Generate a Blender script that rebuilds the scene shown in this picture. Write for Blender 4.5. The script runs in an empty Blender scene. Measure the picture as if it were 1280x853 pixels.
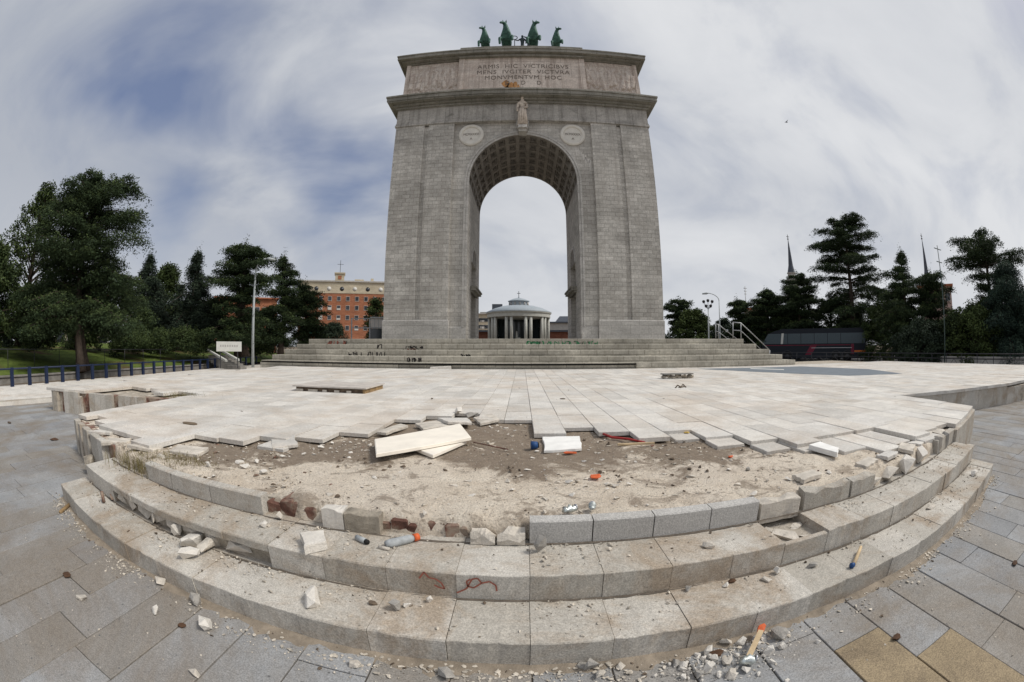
import bpy, bmesh, math, random
import numpy as np
from mathutils import Vector, Matrix, noise
PI = math.pi
SC = bpy.context.scene
COL = SC.collection
rnd = random.Random(7)
nrs = np.random.RandomState(11)

# ------------------------------------------------------------------ camera
F = 533.33; CX, CY = 640.0, 426.5
YAW = math.radians(1.3); PITCH = math.radians(0.86)
EYE = Vector((-0.03, 0.0, 1.55))
cd = bpy.data.cameras.new('camera'); cam = bpy.data.objects.new('camera', cd)
COL.objects.link(cam); SC.camera = cam
cd.type = 'PANO'; cd.panorama_type = 'FISHEYE_EQUISOLID'
cd.fisheye_lens = 15.0; cd.fisheye_fov = math.radians(200); cd.sensor_width = 36; cd.sensor_height = 24
cd.sensor_fit = 'HORIZONTAL'; cd.clip_end = 3000; cd.clip_start = 0.02
cam.location = EYE; cam.rotation_euler = (PI/2 + PITCH, 0, YAW)

def ray(px, py):
    x = (px-CX)/F; y = -(py-CY)/F; r = math.hypot(x, y); th = 2*math.asin(r/2)
    s = math.sin(th)/(r or 1); X, Z, Y = x*s, y*s, math.cos(th)
    Y2 = Y*math.cos(PITCH)-Z*math.sin(PITCH); Z2 = Y*math.sin(PITCH)+Z*math.cos(PITCH)
    return Vector((X*math.cos(YAW)-Y2*math.sin(YAW), X*math.sin(YAW)+Y2*math.cos(YAW), Z2))
def at(px, py, z):                      # a pixel's point on the level surface of height z
    d = ray(px, py); return EYE + d*((z-EYE.z)/d.z)
def aty(px, py, Y):                     # ... on the upright plane y = Y
    d = ray(px, py); return EYE + d*(Y/d.y)
def atr(px, py, R):                     # ... at ground distance R
    d = ray(px, py); return EYE + d*(R/math.hypot(d.x, d.y))

# ------------------------------------------------------------------ materials
class NT:
    def __init__(s, m):
        s.m = m; m.use_nodes = True; s.t = m.node_tree; s.t.nodes.clear()
        s.out = s.t.nodes.new('ShaderNodeOutputMaterial'); s.b = s.t.nodes.new('ShaderNodeBsdfPrincipled')
        s.t.links.new(s.b.outputs[0], s.out.inputs[0])
    def n(s, k, **kw):
        x = s.t.nodes.new('ShaderNode'+k)
        for a, v in kw.items(): setattr(x, a, v)
        return x
    def l(s, a, b): s.t.links.new(a, b)
    def put(s, sock, v):
        if v is None: return
        if isinstance(v, bpy.types.NodeSocket): s.l(v, sock)
        else:
            if isinstance(v, tuple) and len(v) == 3 and sock.type == 'RGBA': v = v+(1,)
            sock.default_value = v
    def coord(s, kind='Object'): return s.n('TexCoord').outputs[kind]
    def mapp(s, v, scale=(1,1,1), rot=(0,0,0), loc=(0,0,0)):
        m = s.n('Mapping'); s.l(v, m.inputs[0]); m.inputs['Scale'].default_value = scale; m.inputs['Rotation'].default_value = rot; m.inputs['Location'].default_value = loc
        return m.outputs[0]
    def noise(s, v, scale, detail=4, rough=.55, dist=0):
        n = s.n('TexNoise'); s.l(v, n.inputs['Vector']); n.inputs['Scale'].default_value = scale
        n.inputs['Detail'].default_value = detail; n.inputs['Roughness'].default_value = rough; n.inputs['Distortion'].default_value = dist
        return n.outputs[0]
    def vor(s, v, scale, feature='F1', out='Distance'):
        n = s.n('TexVoronoi', feature=feature); s.l(v, n.inputs['Vector']); n.inputs['Scale'].default_value = scale
        return n.outputs[out]
    def ramp(s, f, a, b, c0=(0,0,0), c1=(1,1,1)):
        r = s.n('ValToRGB'); s.l(f, r.inputs[0]); e = r.color_ramp.elements
        e[0].position = a; e[1].position = b; e[0].color = tuple(c0)+(1,); e[1].color = tuple(c1)+(1,)
        return r.outputs[0]
    def mix(s, f, a, b, mode='MIX'):
        m = s.n('Mix', data_type='RGBA', blend_type=mode); s.put(m.inputs[0], f); s.put(m.inputs[6], a); s.put(m.inputs[7], b)
        return m.outputs[2]
    def math(s, op, a, b=0.0, clamp=False):
        m = s.n('Math', operation=op); m.use_clamp = clamp; s.put(m.inputs[0], a); s.put(m.inputs[1], b); return m.outputs[0]
    def bump(s, h, strength=.5, dist=.01):
        b = s.n('Bump'); s.l(h, b.inputs['Height']); b.inputs['Strength'].default_value = strength; b.inputs['Distance'].default_value = dist
        s.l(b.outputs[0], s.b.inputs['Normal'])
    def attr(s, name='tint'):
        a = s.n('Attribute', attribute_name=name); return a.outputs['Fac']

MATS = {}
def mat(name, col, rough=.85, metal=0.0, var=.25, scale=6, bumps=.3, bdist=.01, col2=None, stain=None, stain_scale=.8, stain_lo=.52, stain_hi=.68, tint=0.0, speck=0.0, coat=0, spec=.3):
    m = bpy.data.materials.new(name); t = NT(m); co = t.coord()
    n1 = t.noise(co, scale, 6, .6)
    dark = tuple(c*(1-var) for c in col); lite = tuple(min(1, c*(1+var)) for c in (col2 or col))
    c = t.mix(t.ramp(n1, .3, .7), dark, lite)
    if stain:
        c = t.mix(t.ramp(t.noise(co, stain_scale, 5, .65), stain_lo, stain_hi), c, stain)
    if speck:
        s1 = t.noise(co, 130, 2, .8); c = t.mix(speck, c, t.mix(t.ramp(s1, .42, .58), tuple(x*.45 for x in col), tuple(min(1, x*1.6) for x in col)))
    if tint:
        a = t.attr(); c = t.mix(1.0, c, t.ramp(a, 0, 1, (1-tint,)*3, (1+tint*.0+.0,)*3), 'MULTIPLY')
    t.put(t.b.inputs['Base Color'], c); t.b.inputs['Roughness'].default_value = rough; t.b.inputs['Metallic'].default_value = metal
    t.b.inputs['Specular IOR Level'].default_value = spec
    if coat: t.b.inputs['Coat Weight'].default_value = coat
    if bumps: t.bump(t.noise(co, scale*5, 5, .7), bumps, bdist)
    MATS[name] = m; return m

def ashlar(name, cols, mortar, bw, bh, mort=.008, rough=.9, stain=None, streak=None, streak_amt=.5, mottle=.35, vein=None, bumpd=.01):
    """stone blocks laid in courses, from metre UVs; weather streaks run downwards"""
    m = bpy.data.materials.new(name); t = NT(m); uv = t.coord('UV'); co = t.coord()
    b = t.n('TexBrick'); t.l(uv, b.inputs['Vector']); b.offset = .5
    b.inputs['Scale'].default_value = 1; b.inputs['Brick Width'].default_value = bw; b.inputs['Row Height'].default_value = bh
    b.inputs['Mortar Size'].default_value = mort; b.inputs['Mortar Smooth'].default_value = .2; b.inputs['Bias'].default_value = 0
    b.inputs['Color1'].default_value = cols[0]+(1,); b.inputs['Color2'].default_value = cols[1]+(1,); b.inputs['Mortar'].default_value = mortar+(1,)
    c = b.outputs['Color']
    big = t.noise(co, .35, 6, .65, .4)
    c = t.mix(mottle, c, t.mix(t.ramp(big, .35, .68), tuple(x*.5 for x in cols[0]), tuple(min(1, x*1.25) for x in cols[1])))
    fine = t.noise(co, 9, 5, .7)
    c = t.mix(1.0, c, t.ramp(fine, .25, .75, (.66,)*3, (1.16,)*3), 'MULTIPLY')
    c = t.mix(1.0, c, t.ramp(t.noise(t.mapp(co, (.5,.5,2.2)), .8, 6, .7), .32, .68, (.78,)*3, (1.12,)*3), 'MULTIPLY')
    if stain: c = t.mix(t.ramp(t.noise(co, .8, 6, .7, 1.2), .55, .74), c, stain)
    if streak:
        st = t.noise(t.mapp(co, (1.6, 1.6, .09)), 1.6, 5, .7)
        c = t.mix(t.math('MULTIPLY', t.ramp(st, .48, .72), streak_amt), c, streak)
    if vein:
        v = t.noise(t.mapp(co, (1, 1, .35), (0, .5, 0)), 1.1, 8, .75, 1.5)
        c = t.mix(t.ramp(t.math('ABSOLUTE', t.math('SUBTRACT', v, .5)), 0, .035, (1,1,1), (0,0,0)), c, vein)
    t.put(t.b.inputs['Base Color'], c); t.b.inputs['Roughness'].default_value = rough; t.b.inputs['Specular IOR Level'].default_value = .25
    h = t.math('ADD', t.math('MULTIPLY', b.outputs['Fac'], -1.0), t.math('MULTIPLY', fine, .8))
    t.bump(h, .7, bumpd)
    MATS[name] = m; return m

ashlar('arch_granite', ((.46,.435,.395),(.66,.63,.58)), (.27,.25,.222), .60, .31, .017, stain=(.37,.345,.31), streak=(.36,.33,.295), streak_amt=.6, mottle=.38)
ashlar('arch_plinth', ((.53,.51,.475),(.60,.575,.54)), (.29,.275,.25), 1.4, .62, .011, stain=(.32,.30,.275), mottle=.25)
ashlar('arch_frieze', ((.49,.465,.43),(.56,.53,.49)), (.16,.15,.14), 1.5, 2.6, .016, stain=(.21,.20,.18), streak=(.15,.14,.125), streak_amt=.75, mottle=.35)
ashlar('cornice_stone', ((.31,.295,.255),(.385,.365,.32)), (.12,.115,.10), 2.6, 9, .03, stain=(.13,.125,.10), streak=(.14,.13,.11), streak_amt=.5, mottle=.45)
ashlar('marble_panel', ((.74,.64,.565),(.82,.73,.655)), (.30,.23,.19), 1.7, 1.7, .012, stain=(.50,.40,.34), streak=(.25,.19,.155), streak_amt=.75, mottle=.2)
ashlar('relief_marble', ((.72,.64,.57),(.80,.73,.66)), (.36,.29,.25), 2.2, 1.7, .012, stain=(.60,.52,.45), streak=(.36,.29,.25), streak_amt=.4, vein=(.42,.33,.28), mottle=.12)
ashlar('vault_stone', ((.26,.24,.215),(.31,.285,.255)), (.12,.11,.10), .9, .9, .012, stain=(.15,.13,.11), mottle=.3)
ashlar('podium_stone', ((.43,.40,.335),(.58,.545,.465)), (.17,.15,.12), .82, .296, .018, stain=(.28,.26,.22), streak=(.27,.245,.20), streak_amt=.6, mottle=.42)
ashlar('brick_orange', ((.40,.155,.085),(.48,.20,.11)), (.40,.22,.14), .5, .25, .01, mottle=.1)
ashlar('brick_dark', ((.22,.09,.06),(.28,.12,.08)), (.2,.12,.1), .5, .25, .01, mottle=.15)
ashlar('cream_render', ((.62,.54,.40),(.66,.58,.44)), (.58,.5,.38), 4, 3, .004, mottle=.1)

def slabmat(name, base, cols, joint=None, speck=.35, dirt=None, dirt_lo=.5, dirt_hi=.7, rough=.85, dirt_scale=.9, warm=None):
    """granite slabs: one tone per slab (tint), fine speckle, dust and stains"""
    m = bpy.data.materials.new(name); t = NT(m); co = t.coord(); a = t.attr()
    r = t.n('ValToRGB'); t.l(a, r.inputs[0]); r.color_ramp.interpolation = 'CONSTANT'
    els = r.color_ramp.elements; k = len(cols)
    els[0].position = 0; els[0].color = cols[0]+(1,); els[1].position = 1/k; els[1].color = cols[1]+(1,)
    for i in range(2, k): e = els.new(i/k); e.color = cols[i]+(1,)
    c = r.outputs[0]
    c = t.mix(1.0, c, t.ramp(t.noise(co, 2.2, 5, .65), .3, .7, (.82,)*3, (1.1,)*3), 'MULTIPLY')
    if warm: c = t.mix(t.math('MULTIPLY', t.ramp(t.noise(co, .45, 6, .7), .5, .72), .55), c, warm)
    if dirt: c = t.mix(t.math('MULTIPLY', t.ramp(t.noise(co, dirt_scale, 7, .72, .5), dirt_lo, dirt_hi), .8), c, dirt)
    sp = t.noise(co, 95, 2, .9)
    c = t.mix(speck, c, t.mix(1.0, c, t.ramp(sp, .38, .62, (.30,)*3, (1.75,)*3), 'MULTIPLY'))
    sp2 = t.noise(co, 28, 3, .8)
    c = t.mix(1.0, c, t.ramp(sp2, .3, .7, (.86,)*3, (1.1,)*3), 'MULTIPLY')
    pits = t.vor(co, 9)
    c = t.mix(t.ramp(pits, .03, .10, (1,1,1), (0,0,0)), c, tuple(x*.5 for x in base))
    sc_ = t.noise(t.mapp(co, (1,3.2,1), (0,0,.6)), 2.6, 8, .8, 1.5); c = t.mix(t.math('MULTIPLY', t.ramp(sc_, .58, .70), .35), c, tuple(x*.62 for x in base))
    t.put(t.b.inputs['Base Color'], c); t.b.inputs['Roughness'].default_value = rough; t.b.inputs['Specular IOR Level'].default_value = .3
    t.bump(t.math('ADD', sp2, t.math('MULTIPLY', sp, .4)), .45, .006)
    MATS[name] = m; return m
slabmat('terrace_slab', (.5,.46,.42), [(.60,.575,.535),(.66,.63,.58),(.565,.54,.50),(.69,.66,.61),(.62,.58,.525),(.64,.615,.575)], speck=.18, dirt=(.47,.405,.335), dirt_lo=.50, dirt_hi=.72, warm=(.62,.52,.42))
slabmat('step_granite', (.40,.36,.30), [(.47,.44,.39),(.50,.47,.42),(.44,.41,.36),(.53,.50,.45)], speck=.30, dirt=(.33,.26,.19), dirt_lo=.46, dirt_hi=.62, dirt_scale=1.5)
slabmat('kerb_granite', (.36,.36,.36), [(.50,.485,.46),(.53,.515,.49),(.47,.455,.43)], speck=.34, dirt=(.40,.35,.29), dirt_lo=.6, dirt_hi=.78)
slabmat('plaza_slab', (.22,.22,.22), [(.29,.295,.30),(.31,.315,.32),(.275,.28,.288),(.295,.295,.295),(.325,.33,.335),(.275,.265,.25),(.262,.266,.272),(.285,.27,.25)], speck=.30, dirt=(.205,.168,.128), dirt_lo=.42, dirt_hi=.64, dirt_scale=.55)
slabmat('ochre_slab', (.3,.22,.12), [(.36,.27,.155),(.30,.235,.15)], speck=.38, dirt=(.15,.115,.08), dirt_lo=.5, dirt_hi=.7, dirt_scale=2)
mat('joint_earth', (.12,.10,.08), var=.4, scale=12)
def mortarmat():
    m = bpy.data.materials.new('mortar_bed'); t = NT(m); co = t.coord()
    c = t.mix(t.ramp(t.noise(co, 3.2, 7, .7), .3, .72), (.62,.515,.40), (.90,.81,.68))
    pale = t.ramp(t.noise(co, .9, 5, .6), .46, .62)
    c = t.mix(t.math('MULTIPLY', pale, .5), c, (.80,.71,.60))
    # dark wet earth lies in bands (its own material patches)
    sep = t.n('SeparateXYZ'); t.l(co, sep.inputs[0])
    yy = t.ramp(sep.outputs[1], 3.0, 3.0)
    band = t.n('MapRange'); t.l(sep.outputs[1], band.inputs[0]); band.inputs[1].default_value = 2.9; band.inputs[2].default_value = 4.2
    d = t.math('ADD', t.noise(co, 1.3, 7, .72, .6), t.math('MULTIPLY', t.math('SUBTRACT', band.outputs[0], .5), .30))
    for q, rad, amt in (((-2.9,3.3,.47),1.1,.16),((-1.9,3.9,.47),.7,.10),((3.2,3.1,.47),.6,.10),((1.9,3.2,.47),.5,.09),((-5.0,2.95,.47),.8,.15),((4.6,2.95,.47),.7,.12)):
        ds = t.n('VectorMath', operation='DISTANCE'); t.l(co, ds.inputs[0]); ds.inputs[1].default_value = q
        mr = t.n('MapRange', interpolation_type='SMOOTHSTEP'); t.l(ds.outputs['Value'], mr.inputs[0]); mr.inputs[1].default_value = 0; mr.inputs[2].default_value = rad; mr.inputs[3].default_value = amt; mr.inputs[4].default_value = 0
        d = t.math('ADD', d, mr.outputs[0])
    c = t.mix(t.math('MULTIPLY', t.ramp(d, .485, .57), .92), c, t.mix(t.noise(co, 14, 4), (.14,.10,.068), (.36,.285,.21)))
    gr = t.noise(co, 60, 4, .8)
    c = t.mix(1.0, c, t.ramp(gr, .3, .7, (.66,)*3, (1.18,)*3), 'MULTIPLY')
    sp = t.vor(co, 34); c = t.mix(t.ramp(sp, .13, .22, (.8,.8,.8), (0,0,0)), c, (.17,.125,.09))
    sp = t.vor(t.mapp(co, loc=(3,2,1)), 21); c = t.mix(t.ramp(sp, .08, .14, (.7,.7,.7), (0,0,0)), c, (.8,.76,.7))
    d3 = t.noise(t.mapp(co, loc=(7,1,3)), 3.3, 7, .75, .8); c = t.mix(t.math('MULTIPLY', t.ramp(d3, .53, .60), .65), c, (.22,.165,.12))
    t.put(t.b.inputs['Base Color'], c); t.b.inputs['Roughness'].default_value = .95
    t.bump(t.math('ADD', gr, t.noise(co, 16, 6, .7)), 1.0, .02)
    MATS['mortar_bed'] = m
mortarmat()
def groundmat():
    m = bpy.data.materials.new('lawn_grass'); t = NT(m); co = t.coord()
    c = t.mix(t.ramp(t.noise(co, 1.2, 7, .75), .3, .7), (.06,.09,.02), (.17,.225,.055))
    c = t.mix(t.ramp(t.noise(co, .28, 5, .6), .52, .64), c, (.12,.075,.045))
    c = t.mix(1.0, c, t.ramp(t.noise(co, 25, 4, .8), .3, .7, (.5,)*3, (1.3,)*3), 'MULTIPLY')
    t.put(t.b.inputs['Base Color'], c); t.b.inputs['Roughness'].default_value = .95; t.b.inputs['Specular IOR Level'].default_value = .1
    t.bump(t.noise(co, 25, 4, .8), .8, .05); MATS['lawn_grass'] = m
groundmat()
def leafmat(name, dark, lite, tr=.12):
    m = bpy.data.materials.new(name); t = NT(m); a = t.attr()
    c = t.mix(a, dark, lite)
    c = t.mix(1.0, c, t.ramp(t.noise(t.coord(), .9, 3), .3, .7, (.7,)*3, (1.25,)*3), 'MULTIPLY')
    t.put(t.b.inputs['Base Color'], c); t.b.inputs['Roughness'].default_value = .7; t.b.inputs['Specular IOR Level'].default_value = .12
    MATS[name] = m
leafmat('cedar_needles', (.028,.044,.020), (.115,.155,.055))
leafmat('blue_cedar_needles', (.026,.044,.034), (.085,.125,.085))
leafmat('fir_needles', (.024,.036,.026), (.072,.10,.058))
leafmat('broad_leaves', (.028,.044,.016), (.105,.14,.045))
mat('bark', (.06,.045,.035), var=.4, scale=8, bumps=.8, bdist=.03)
mat('asphalt', (.06,.06,.062), var=.2, scale=3, bumps=.5)
mat('dust', (.27,.225,.175), var=.3, scale=9, bumps=.8, bdist=.01)
mat('earth', (.16,.12,.08), var=.35, scale=2, bumps=.6, bdist=.05)
mat('bronze', (.035,.085,.072), col2=(.065,.145,.115), rough=.6, metal=.2, var=.35, scale=4, bumps=.4, bdist=.03)
mat('bronze_dark', (.035,.05,.055), rough=.5, metal=.3, var=.3, scale=4)
mat('statue_stone', (.60,.52,.44), var=.25, scale=3, bumps=.4, bdist=.03, stain=(.25,.2,.16), stain_scale=2)
mat('roundel_marble', (.70,.67,.61), var=.1, scale=2)
mat('letter_bronze', (.19,.16,.135), rough=.6)
mat('rust_stain', (.46,.24,.10), var=.5, scale=5)
mat('lime_stain', (.60,.57,.53), var=.2, scale=5)
mat('dark_void', (.015,.015,.015), var=.1, bumps=0)
mat('white_rock', (.70,.66,.60), var=.15, scale=8, bumps=.7, bdist=.02)
mat('pale_rock', (.60,.55,.48), var=.25, scale=8, bumps=.8, bdist=.02)
mat('grey_rock', (.38,.36,.33), var=.3, scale=8, bumps=.8, bdist=.02)
mat('marble_slab', (.83,.77,.68), col2=(.86,.80,.70), var=.08, scale=3, bumps=.15)
mat('marble_white', (.82,.81,.78), var=.1, scale=6, bumps=.5)
mat('brick_rubble', (.19,.095,.07), var=.6, scale=9, bumps=.9, bdist=.02, stain=(.34,.27,.21), stain_scale=5, stain_lo=.44, stain_hi=.58)
mat('old_concrete', (.42,.37,.30), var=.4, scale=7, bumps=1.0, bdist=.03, stain=(.60,.54,.46), stain_scale=3)
mat('debris_mix', (.5,.45,.38), var=.6, scale=14, bumps=.4)
mat('debris_dark', (.12,.09,.065), var=.5, scale=10)
mat('wood_pale', (.55,.42,.26), var=.2, scale=10)
mat('wood_old', (.30,.20,.10), var=.4, scale=6, bumps=.6)
mat('wood_top', (.50,.46,.42), var=.2, scale=5)
mat('red_paint', (.35,.035,.03), var=.2, scale=20, rough=.6)
mat('orange_plastic', (.62,.12,.035), var=.2, scale=20, rough=.5)
mat('blue_plastic', (.02,.07,.20), var=.2, scale=20, rough=.4)
mat('grey_plastic', (.36,.38,.39), var=.2, scale=30, rough=.6)
mat('tin', (.62,.66,.64), rough=.3, metal=.7, var=.4, scale=30)
mat('yellow_foam', (.62,.42,.10), var=.2, scale=20)
mat('blue_paint', (.010,.020,.055), rough=.45, var=.2)
mat('dark_metal', (.045,.045,.05), rough=.5, metal=.3, var=.2)
mat('steel', (.36,.37,.38), rough=.45, metal=.5, var=.1)
mat('pole_paint', (.42,.45,.46), rough=.5, var=.08)
mat('green_pole', (.05,.075,.07), rough=.5, var=.1)
mat('white_panel', (.62,.62,.58), rough=.6, var=.06)
mat('glass_dark', (.03,.04,.045), rough=.12, var=.1, bumps=0, spec=.6)
mat('window_pane', (.04,.045,.055), rough=.15, var=.3, bumps=0, spec=.6)
mat('window_blind', (.66,.64,.60), rough=.6, var=.1, bumps=0)
mat('white_frame', (.62,.58,.54), rough=.6, var=.08)
mat('awning_green', (.03,.14,.10), rough=.7, var=.15)
mat('grey_render', (.40,.39,.37), var=.12, scale=2)
mat('pink_render', (.45,.33,.29), var=.12, scale=2)
mat('zinc_roof', (.33,.37,.40), rough=.55, var=.1, scale=3)
mat('slate_roof', (.075,.085,.105), rough=.6, var=.25, scale=4)
mat('terracotta', (.36,.13,.07), var=.3, scale=3)
mat('pale_column', (.47,.47,.43), var=.12, scale=3)
mat('wall_stone_grey', (.23,.22,.205), var=.3, scale=2.5, bumps=.8, bdist=.04, stain=(.17,.16,.14))
mat('wall_pale', (.50,.475,.44), var=.15, scale=3, bumps=.4)
mat('slate_inlay', (.17,.195,.22), var=.12, scale=2.5, bumps=.2)
mat('bus_blue', (.010,.014,.022), rough=.55, var=.1, bumps=0, spec=.3)
mat('bus_glass', (.06,.085,.10), rough=.35, var=.1, bumps=0, spec=.4)
mat('bus_red', (.17,.012,.035), rough=.4, var=.1, bumps=0)
mat('rubber', (.02,.02,.02), rough=.9, var=.2)
mat('chrome', (.5,.5,.52), rough=.3, metal=.8, var=.1)
mat('lamp_amber', (.62,.16,.03), rough=.3, var=.1, bumps=0)
mat('spray_black', (.035,.03,.03), rough=.8, var=.2)
mat('spray_green', (.05,.22,.10), rough=.8, var=.2)
mat('spray_red', (.34,.12,.085), rough=.8, var=.3)
mat('spray_brown', (.22,.11,.08), rough=.8, var=.3)
mat('dry_grass', (.22,.17,.09), col2=(.17,.15,.06), var=.4, scale=12, bumps=0)
mat('leaf_litter', (.085,.045,.025), var=.4, scale=20)
mat('blue_sign', (.10,.30,.42), var=.1)

# ------------------------------------------------------------------ mesh builder
def wloc(o):
    v = Vector((0,0,0))
    while o is not None: v += Vector(o.location); o = o.parent
    return v
class MB:
    def __init__(s): s.v = []; s.f = []; s.m = []; s.t = []; s.sm = []
    def add(s, vs, fs, mi=0, tint=None, smooth=False):
        o = len(s.v); s.v += [tuple(v) for v in vs]
        t = rnd.random() if tint is None else tint
        for f in fs: s.f.append(tuple(i+o for i in f)); s.m.append(mi); s.t.append(t); s.sm.append(smooth)
    def box(s, x0, x1, y0, y1, z0, z1, mi=0, tint=None, M=None, ch=0.0, warp=None):
        if x1 < x0: x0, x1 = x1, x0
        if y1 < y0: y0, y1 = y1, y0
        if ch:
            c = ch
            vs = [(x0,y0,z0),(x1,y0,z0),(x1,y1,z0),(x0,y1,z0),(x0,y0,z1-c),(x1,y0,z1-c),(x1,y1,z1-c),(x0,y1,z1-c),
                  (x0+c,y0+c,z1),(x1-c,y0+c,z1),(x1-c,y1-c,z1),(x0+c,y1-c,z1)]
            fs = [(3,2,1,0)] + [(i,(i+1)%4,4+(i+1)%4,4+i) for i in range(4)] + [(4+i,4+(i+1)%4,8+(i+1)%4,8+i) for i in range(4)] + [(8,9,10,11)]
        else:
            vs = [(x0,y0,z0),(x1,y0,z0),(x1,y1,z0),(x0,y1,z0),(x0,y0,z1),(x1,y0,z1),(x1,y1,z1),(x0,y1,z1)]
            fs = [(3,2,1,0),(4,5,6,7)] + [(i,(i+1)%4,4+(i+1)%4,4+i) for i in range(4)]
        if warp: vs = [warp(*v) for v in vs]
        if M is not None: vs = [M @ Vector(v) for v in vs]
        s.add(vs, fs, mi, tint)
    def prism(s, poly, z0, z1, mi=0, tint=None, M=None):
        n = len(poly)
        vs = [(p[0],p[1],z0) for p in poly]+[(p[0],p[1],z1) for p in poly]
        fs = [tuple(range(n-1,-1,-1)), tuple(range(n,2*n))]+[(i,(i+1)%n,n+(i+1)%n,n+i) for i in range(n)]
        if M is not None: vs = [M @ Vector(v) for v in vs]
        s.add(vs, fs, mi, tint)
    def tube(s, pts, rad, n=8, mi=0, smooth=True, cap=True, tint=None):
        pts = [Vector(p) for p in pts]; k = len(pts)
        rs = rad if isinstance(rad, (list, tuple)) else [rad]*k
        vs = []; fs = []; up = Vector((0,0,1)); u = None
        for i, p in enumerate(pts):
            d = (pts[min(i+1,k-1)]-pts[max(i-1,0)]).normalized()
            if u is None: u = d.cross(up if abs(d.z) < .9 else Vector((1,0,0))).normalized()
            u = (u - d*u.dot(d)).normalized(); w = d.cross(u)
            for j in range(n):
                a = 2*PI*j/n; vs.append(p + (u*math.cos(a)+w*math.sin(a))*rs[i])
        for i in range(k-1):
            for j in range(n): fs.append((i*n+j, i*n+(j+1)%n, (i+1)*n+(j+1)%n, (i+1)*n+j))
        if cap: fs.append(tuple(range(n-1,-1,-1))); fs.append(tuple((k-1)*n+j for j in range(n)))
        s.add(vs, fs, mi, tint, smooth)
    def lathe(s, prof, cx, cy, n=32, mi=0, smooth=False, a0=0, a1=2*PI):
        full = abs(a1-a0-2*PI) < 1e-6; m = n if full else n+1
        vs = [(cx+r*math.cos(a0+(a1-a0)*j/n), cy+r*math.sin(a0+(a1-a0)*j/n), z) for r, z in prof for j in range(m)]
        fs = []
        for i in range(len(prof)-1):
            for j in range(n):
                jj = (j+1) % m; fs.append((i*m+j, i*m+jj, (i+1)*m+jj, (i+1)*m+j))
        s.add(vs, fs, mi, None, smooth)
    def build(s, name, mats, parent=None, smooth=False, loc=None):
        me = bpy.data.meshes.new(name)
        vs = s.v
        if loc is not None: vs = [(v[0]-loc[0], v[1]-loc[1], v[2]-loc[2]) for v in vs]
        me.from_pydata(vs, [], s.f)
        if isinstance(mats, str): mats = [mats]
        for k in mats: me.materials.append(MATS[k])
        if s.f:
            me.polygons.foreach_set('material_index', s.m)
            me.polygons.foreach_set('use_smooth', [smooth or x for x in s.sm])
            a = me.attributes.new('tint', 'FLOAT', 'FACE'); a.data.foreach_set('value', s.t)
            uvl = me.uv_layers.new(name='uv'); nl = len(me.loops)
            co = np.zeros(len(me.vertices)*3); me.vertices.foreach_get('co', co); co = co.reshape(-1,3)
            if loc is not None: co = co + np.array(loc)
            vi = np.zeros(nl, int); me.loops.foreach_get('vertex_index', vi)
            nm = np.zeros(len(me.polygons)*3); me.polygons.foreach_get('normal', nm); nm = np.abs(nm.reshape(-1,3))
            lt = np.zeros(len(me.polygons), int); me.polygons.foreach_get('loop_total', lt)
            ln = np.repeat(nm, lt, axis=0); p = co[vi]
            u = np.where((ln[:,0] >= ln[:,1]) & (ln[:,0] > ln[:,2]), p[:,1], p[:,0])
            v = np.where(ln[:,2] >= np.maximum(ln[:,0], ln[:,1]), p[:,1], p[:,2])
            uvl.data.foreach_set('uv', np.stack([u, v], 1).ravel())
        me.update()
        o = bpy.data.objects.new(name, me); COL.objects.link(o)
        if loc is not None: o.location = loc
        if parent is not None:
            o.parent = parent; o.location = Vector(loc or (0,0,0)) - wloc(parent)
        return o
def tag(o, label=None, cat=None, group=None, kind=None):
    if label: o['label'] = label
    if cat: o['category'] = cat
    if group: o['group'] = group
    if kind: o['kind'] = kind
    return o
def thing(name, loc, label, cat, group=None):
    o = bpy.data.objects.new(name, None); COL.objects.link(o); o.location = loc; o.empty_display_size = .3
    return tag(o, label, cat, group)
def struct(mb, name, m, kind='structure', label=None):
    return tag(mb.build(name, m), label, None, None, kind)
def hull(pts):
    bm = bmesh.new()
    for p in pts: bm.verts.new(p)
    r = bmesh.ops.convex_hull(bm, input=bm.verts)
    junk = [g for g in r['geom_interior']+r['geom_unused'] if isinstance(g, bmesh.types.BMVert)]
    if junk: bmesh.ops.delete(bm, geom=list(set(junk)), context='VERTS')
    bm.verts.index_update()
    vs = [v.co.copy() for v in bm.verts]; fs = [tuple(v.index for v in f.verts) for f in bm.faces]; bm.free()
    return vs, fs
def rockpts(x, y, z, sx, sy, sz, n=13, rz=None, rg=None):
    rg = rg or rnd; rz = rg.random()*PI if rz is None else rz; out = []
    for i in range(n):
        a = rg.random()*2*PI; b = math.asin(rg.uniform(-1, 1)); r = rg.uniform(.85, 1.15)
        # squarish lump
        q = [math.cos(a)*math.cos(b), math.sin(a)*math.cos(b), math.sin(b)]
        m = max(abs(c) for c in q); q = [c/m*.55+c*.45 for c in q]
        px, py, pz = q[0]*sx/2*r, q[1]*sy/2*r, q[2]*sz/2*r
        out.append((x+px*math.cos(rz)-py*math.sin(rz), y+px*math.sin(rz)+py*math.cos(rz), z+sz/2+pz))
    lo = min(p[2] for p in out)
    return [(p[0], p[1], p[2]-lo+z-.003) for p in out]
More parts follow.
